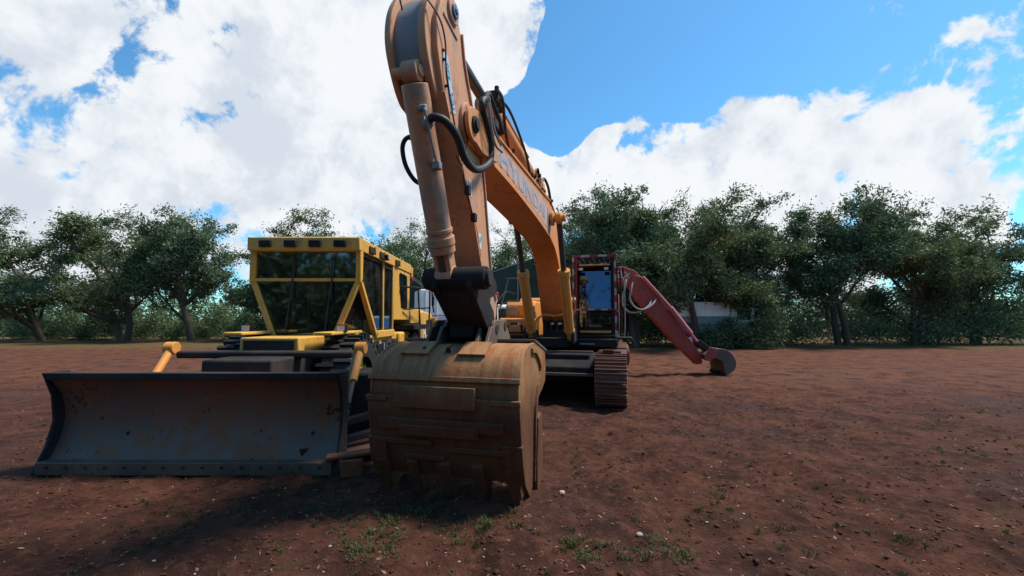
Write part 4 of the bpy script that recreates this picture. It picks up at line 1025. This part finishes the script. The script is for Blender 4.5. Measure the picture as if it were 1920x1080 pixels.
# ------------------------------------------------------------------ trees
def make_crown_mesh(seed, hgt, spread, nleaf, leafsz, dens_low=.25):
    rnd = random.Random(seed)
    tr = MB(); tips = []
    def limb(p, d, L, r, lev):
        pts = [p]; q = Vector(p); dd = Vector(d)
        for k in range(4):
            dd = (dd+Vector((rnd.gauss(0, .15), rnd.gauss(0, .15), rnd.gauss(.02, .08)))).normalized()
            q = q+dd*L/4; pts.append(q.copy())
            if lev >= 2: tips.append((q.copy(), lev))
        tr.tube(pts, [max(.012, r*(1-.13*i)) for i in range(5)], 8 if lev < 1 else (6 if lev < 2 else 4), cap=False)
        if lev < 3:
            for k in range(5 if lev == 0 else 4):
                t = pts[rnd.choice((1, 2, 3, 4) if lev == 0 else (2, 3, 4, 4))]
                a = rnd.uniform(0, 2*PI); out = Vector((math.cos(a), math.sin(a), rnd.uniform(-.1, .7)))
                nd = (dd*.55+out*.9*spread).normalized()
                limb(t, nd, L*rnd.uniform(.5, .74), r*.5, lev+1)
    nst = rnd.choice((2, 2, 3))
    for k in range(nst):
        a = rnd.uniform(0, 2*PI)
        limb(Vector((.15*math.cos(a)*nst, .15*math.sin(a)*nst, -.1)), Vector((.28*math.cos(a), .28*math.sin(a), 1)).normalized(), hgt*.40, hgt*.020, 0)
    tips = [t for t in tips if t[0].z > hgt*.10]
    zmax = max(t[0].z for t in tips); kz = hgt/zmax
    clumps = []
    rnd.shuffle(tips)
    for c, lev in tips[:int(len(tips)*.85)]:
        clumps.append((c+Vector((rnd.gauss(0, .10), rnd.gauss(0, .10), rnd.gauss(0, .10))), rnd.uniform(.16, .42), rnd.random()))
    rs = np.random.RandomState(seed); n = nleaf
    ci = rs.randint(0, len(clumps), n)
    C = np.array([c[0] for c in clumps])[ci]; Rr = np.array([c[1] for c in clumps])[ci]; tint = np.array([c[2] for c in clumps])[ci]
    P = C+rs.normal(0, 1, (n, 3))*Rr[:, None]*np.array([.8, .8, .45])
    a = rs.normal(0, 1, (n, 3)); a[:, 2] *= .6; a /= np.linalg.norm(a, axis=1)[:, None]
    b = rs.normal(0, 1, (n, 3)); b = np.cross(a, b); b /= np.linalg.norm(b, axis=1)[:, None]
    l = leafsz*rs.uniform(.5, 1.5, n)[:, None]; wv = l*.36
    V = np.stack([P-a*l*.5, P+b*wv*.5, P+a*l*.5, P-b*wv*.5], 1).reshape(-1, 3)
    me = bpy.data.meshes.new('crown'); me.vertices.add(4*n); me.vertices.foreach_set('co', V.astype(np.float32).ravel())
    me.loops.add(4*n); me.loops.foreach_set('vertex_index', np.arange(4*n, dtype=np.int32))
    me.polygons.add(n); me.polygons.foreach_set('loop_start', np.arange(0, 4*n, 4, dtype=np.int32)); me.polygons.foreach_set('loop_total', np.full(n, 4, dtype=np.int32))
    at = me.attributes.new('tint', 'FLOAT', 'FACE'); at.data.foreach_set('value', np.clip(tint+rs.uniform(-.2, .2, n), 0, 1).astype(np.float32))
    me.update(); me.validate()
    tm = bpy.data.meshes.new('trunk'); tm.from_pydata(tr.v, [], tr.f); tm.materials.append(M['bark']); tm.shade_smooth()
    return tm, me, float(np.percentile(V[:, 2], 99.3))
variants = []
for sd_, hgt, spr, nl, ls, mt_ in ((11, 9, 1.0, 42000, .15, 'leaf'), (23, 9, 1.2, 42000, .15, 'leaf3'), (37, 9, .9, 13000, .15, 'leaf2'), (41, 9, 1.3, 46000, .15, 'leaf'), (58, 9, 1.0, 20000, .15, 'leaf2'), (73, 9, 1.1, 40000, .16, 'leaf3')):
    t_, c_, top_ = make_crown_mesh(sd_, hgt, spr, nl, ls); c_.materials.append(M[mt_]); variants.append((t_, c_, top_))
def tree(x, y, h, v, label, rz=0, wx=1.):
    r = empty('tree', (x, y, 0), rz, label, 'tree', 'trees along the back of the yard')
    tm, cm, top_ = variants[v]; k_ = h/top_
    r.scale = (h/9*wx*1.05, h/9*wx*1.05, k_)
    o = bpy.data.objects.new('trunk', tm); COL.objects.link(o); o.parent = r
    o = bpy.data.objects.new('crown', cm); COL.objects.link(o); o.parent = r
for a in [
    (5.2, 29.5, 9.6, 0, 'leafy tree directly above and behind the striped cab, left of the two tallest', .3, 1.),
    (8.4, 28.0, 10.0, 3, 'tallest bushy tree above the red arm, right of the cab', 1.3, 1.),
    (11.5, 27.5, 9.6, 1, 'broad dark tree above the lower end of the red arm', 2.2, 1.05),
    (14.8, 28.5, 9.8, 5, 'dark rounded tree right of the one above the red arm', .8, 1.),
    (18.6, 29.0, 9.2, 0, 'dense tree in the right part of the tree line behind the white truck', 4.1, 1.1),
    (23.0, 30.0, 9.8, 3, 'wide tree third from the right end of the tree line', 3.0, 1.1),
    (28.2, 30.5, 9.0, 5, 'tree second from the right end of the tree line', 5.1, 1.1),
    (34.0, 31.5, 9.8, 1, 'rightmost tree of the tree line', 1.1, 1.2),
    (.4, 38, 9.6, 4, 'loose pale green tree seen between the arm and the boom', 2.5, 1.),
    (-1.8, 39, 8.2, 2, 'small fresh green tree just right of the arm, sky showing through', .6, 1.),
    (-7.3, 36, 9.3, 2, 'sparse airy tree between the dozer roof and the arm', 1.9, 1.05),
    (-9.9, 38.0, 9.9, 4, 'taller feathery tree rising behind the rear of the dozer roof', 3.9, 1.1),
    (-5.4, 37.0, 7.2, 2, 'thin low tree beside the arm, left of the black link', 5.2, 1.),
    (-14.8, 38.5, 11.2, 0, 'bushy tree behind the front corner of the dozer roof', 4.8, 1.),
    (-20.0, 37, 10.4, 5, 'dense tree left of the dozer cab, fourth from the left end', .2, 1.1),
    (-26.5, 36, 10.0, 3, 'third tree from the left end of the tree line', 2.8, 1.1),
    (-33.0, 36.5, 10.8, 1, 'second tree from the left end of the tree line', 3.3, 1.2),
    (-40.0, 37, 10.5, 0, 'leftmost tree of the tree line', 5.6, 1.2),
    (6.9, 33.0, 9.2, 1, 'tree set back behind the gap above the cab roof', 3.7, 1.),
]: tree(*a)
# undergrowth and far wood closing the bottom of the tree line
def hedge(name, segs, nleaf, ls, label, seed, mat='leaf'):
    rs = np.random.RandomState(seed); Ps = []
    for (x0, x1, y0, y1, h) in segs:
        n = int(nleaf*(abs(x1-x0))/sum(abs(s[1]-s[0]) for s in segs))
        x = rs.uniform(x0, x1, n); y = rs.uniform(y0, y1, n)
        hh = h*(.62+.30*np.sin(x*.9+seed)*np.cos(x*.37+1.3)+.22*np.sin(x*2.3+y*1.3)+.12*np.sin(x*5.1+y*2))
        z = hh*rs.beta(1.6, 1.1, n); Ps.append(np.stack([x, y, z], 1))
    P = np.concatenate(Ps); n = len(P)
    P += rs.normal(0, .12, (n, 3))
    a = rs.normal(0, 1, (n, 3)); a /= np.linalg.norm(a, axis=1)[:, None]; b = np.cross(a, rs.normal(0, 1, (n, 3))); b /= np.linalg.norm(b, axis=1)[:, None]
    l = ls*rs.uniform(.6, 1.5, n)[:, None]
    V = np.stack([P-a*l*.5, P+b*l*.2, P+a*l*.5, P-b*l*.2], 1).reshape(-1, 3)
    me = bpy.data.meshes.new(name); me.vertices.add(4*n); me.vertices.foreach_set('co', V.astype(np.float32).ravel())
    me.loops.add(4*n); me.loops.foreach_set('vertex_index', np.arange(4*n, dtype=np.int32))
    me.polygons.add(n); me.polygons.foreach_set('loop_start', np.arange(0, 4*n, 4, dtype=np.int32)); me.polygons.foreach_set('loop_total', np.full(n, 4, dtype=np.int32))
    at = me.attributes.new('tint', 'FLOAT', 'FACE'); at.data.foreach_set('value', rs.uniform(0, 1, n).astype(np.float32))
    me.update(); me.materials.append(M[mat])
    o = bpy.data.objects.new(name, me); COL.objects.link(o); tag(o, label, 'undergrowth', kind='stuff'); return o
hedge('undergrowth', [(3.6, 17, 28.5, 32, 5.2), (4.0, 40, 29.5, 33, 4.0), (-46, -15, 38, 41, 3.4)], 90000, .20, 'dark undergrowth filling the foot of the tree line', 3)
hedge('bushes', [(11.7, 16.5, 25.6, 26.8, 3.0)], 9000, .16, 'leafy bushes in front of the white truck at the trees', 12, 'leaf3')
hedge('sky_blocking_wood', [(-45, 45, -17, -9, 9.5)], 60000, .6, 'unseen wood added behind the viewer to block low sky light', 5)  # added out of view to cut frontal sky light on the bucket
hedge('far_wood', [(-120, 110, 44, 52, 6.0)], 95000, .42, 'far-off dark wood behind the tree line', 9)

# ------------------------------------------------------------------ loose ground matter
def in_view_density(rs, n):
    y = 1.9+(rs.beta(1.1, 2.2, n))*11; x = rs.uniform(-1, 1, n)*y*1.25; return x, y
def scatter(name, n, smin, smax, mat, label, seed, squash=.6, sink=.3):
    rs = np.random.RandomState(seed); rnd = random.Random(seed); m = MB(); x, y = in_view_density(rs, n)
    bm = bmesh.new(); bmesh.ops.create_icosphere(bm, subdivisions=1, radius=1); bv = [v.co.copy() for v in bm.verts]; bf = [[v.index for v in f.verts] for f in bm.faces]; bm.free()
    for i in range(n):
        s = smin+(smax-smin)*rnd.random()**3; rz = rnd.uniform(0, 6.3); rot = Matrix.Rotation(rz, 3, 'Z')
        sc = Vector((s*rnd.uniform(.7, 1.4), s*rnd.uniform(.7, 1.3), s*squash*rnd.uniform(.6, 1.3)))
        z = gh(float(x[i]), float(y[i]))+s*squash*(1-2*sink)*.5
        m.add([rot @ Vector((v.x*sc.x*rnd.uniform(.75, 1.2), v.y*sc.y*rnd.uniform(.75, 1.2), v.z*sc.z*rnd.uniform(.8, 1.2)))+Vector((float(x[i]), float(y[i]), z)) for v in bv], bf)
    o = m.build(name, mat, None, smooth=False); tag(o, label, 'soil', kind='stuff'); return o
scatter('soil_clods', 9000, .004, .026, 'clod', 'loose red soil clods scattered over the yard', 21)
scatter('gravel', 500, .004, .014, 'stone', 'fine pale gravel scattered over the red soil', 22)
for (px, py, sz, lb) in (((-.88, 2.72), 0, .032, 'largest pale stone, lower left on the bare soil'), ((-.60, 2.98), 0, .022, 'round pale pebble right of the largest stone'),
                         ((-.50, 2.86), 0, .020, 'flat pale pebble below the round pebble at the lower left'), ((.55, 2.88), 0, .028, 'reddish stone in a weed patch at the lower right'),
                         ((1.02, 3.55), 0, .026, 'pale stone on the bare soil right of the bucket teeth'), ((.50, 4.42), 0, .03, 'small pale rock on soil right of the bucket side')):
    x, y = px; bm = bmesh.new(); bmesh.ops.create_icosphere(bm, subdivisions=2, radius=sz)
    for v in bm.verts: v.co *= 1+.25*noise.noise(v.co*40+Vector((x, y, 0))*9); v.co.z *= .65
    me = bpy.data.meshes.new('stone'); bm.to_mesh(me); bm.free(); me.materials.append(M['stone'])
    o = bpy.data.objects.new('stone', me); COL.objects.link(o); o.location = (x, y, gh(x, y)+sz*.3); tag(o, lb, 'stone', 'pale stones on the ground')
# grass tufts
rs = random.Random(77); m = MB()
tufts = []
def tw_(px, py, n, sp):
    d = pixdir(px, py); t = -1.75/d.z; cx, cy = d.x*t, d.y*t
    for _ in range(n): tufts.append((cx+rs.gauss(0, sp), cy+rs.gauss(0, sp*1.3)))
for a in ((720, 1000, 10, .06), (675, 985, 9, .12), (690, 1035, 10, .10), (665, 1045, 8, .1), (775, 965, 10, .10), (810, 955, 12, .15), (860, 950, 10, .15), (870, 1000, 12, .12), (905, 990, 12, .16), (945, 965, 10, .1),
          (1000, 985, 8, .15), (1080, 1035, 12, .10), (1110, 1035, 10, .10), (1255, 1030, 10, .1), (1200, 1040, 8, .15), (940, 870, 8, .15), (1110, 890, 8, .2), (1180, 960, 8, .2), (1060, 850, 6, .3),
          (600, 960, 16, .3), (500, 1020, 16, .3), (420, 930, 18, .4), (300, 1000, 16, .3), (1400, 1000, 18, .3), (1500, 900, 18, .4), (1650, 980, 16, .3), (1750, 860, 16, .5), (200, 880, 18, .5), (1320, 920, 12, .3)): tw_(*a)
for _ in range(140):
    y = rs.uniform(2.2, 14); tufts.append((rs.uniform(-1.2, 1.2)*y, y))
for (x, y) in tufts:
    nb = rs.randint(8, 20); z = gh(x, y)
    hh = rs.uniform(.015, .06)
    for k in range(nb):
        a = rs.uniform(0, 2*PI); ln = rs.uniform(.5, 1.2)*hh; bx, by = x+rs.gauss(0, .018), y+rs.gauss(0, .018)
        tip = Vector((bx+math.cos(a)*ln*.7, by+math.sin(a)*ln*.7, z+ln)); wv = Vector((-math.sin(a), math.cos(a), 0))*.0030
        mid = Vector((bx+math.cos(a)*ln*.25, by+math.sin(a)*ln*.25, z+ln*.65)); b0 = Vector((bx, by, z-.01))
        m.add([b0-wv, b0+wv, mid+wv, mid-wv, tip], [(0, 1, 2, 3), (3, 2, 4)])
for (px, py, n, sp) in ((700, 1000, 40, .16), (680, 1030, 30, .14), (760, 960, 25, .14), (1120, 1040, 30, .14), (1250, 1030, 25, .12), (880, 985, 20, .15), (640, 940, 30, .2)):
    d = pixdir(px, py); t = -1.75/d.z
    for _ in range(n):
        x, y = d.x*t+rs.gauss(0, sp), d.y*t+rs.gauss(0, sp*.8); z = gh(x, y)
        for k in range(10):
            a = rs.uniform(0, 2*PI); ln = rs.uniform(.012, .05); wv = Vector((-math.sin(a), math.cos(a), 0))*.0035; b0 = Vector((x+rs.gauss(0, .02), y+rs.gauss(0, .02), z-.005))
            mid = b0+Vector((math.cos(a)*ln*.5, math.sin(a)*ln*.5, ln*.45)); tip = b0+Vector((math.cos(a)*ln*1.1, math.sin(a)*ln*1.1, ln*.5))
            m.add([b0-wv, b0+wv, mid+wv, mid-wv, tip], [(0, 1, 2, 3), (3, 2, 4)])
o = m.build('grass', 'grass', None, smooth=False); tag(o, 'short thin grass and weeds growing in the red soil', 'grass', kind='stuff')

# dry leaves and twigs
rs = np.random.RandomState(91); rnd = random.Random(91); m = MB(); X_, Y_ = in_view_density(rs, 1500)
for x, y in zip(X_, Y_):
    x, y = float(x), float(y); z = gh(x, y)+.006; a = rnd.uniform(0, 6.3); l = rnd.uniform(.008, .028); wv = l*rnd.uniform(.12, .5)
    u = Vector((math.cos(a), math.sin(a), rnd.uniform(-.2, .5)))*l; v = Vector((-math.sin(a), math.cos(a), rnd.uniform(-.3, .3)))*wv
    c = Vector((x, y, z)); m.add([c-u, c+v, c+u, c-v], [(0, 1, 2, 3)])
o = m.build('leaf_litter', 'litter', None, smooth=False); tag(o, 'dry leaves and twig bits littering the soil', 'litter', kind='stuff')
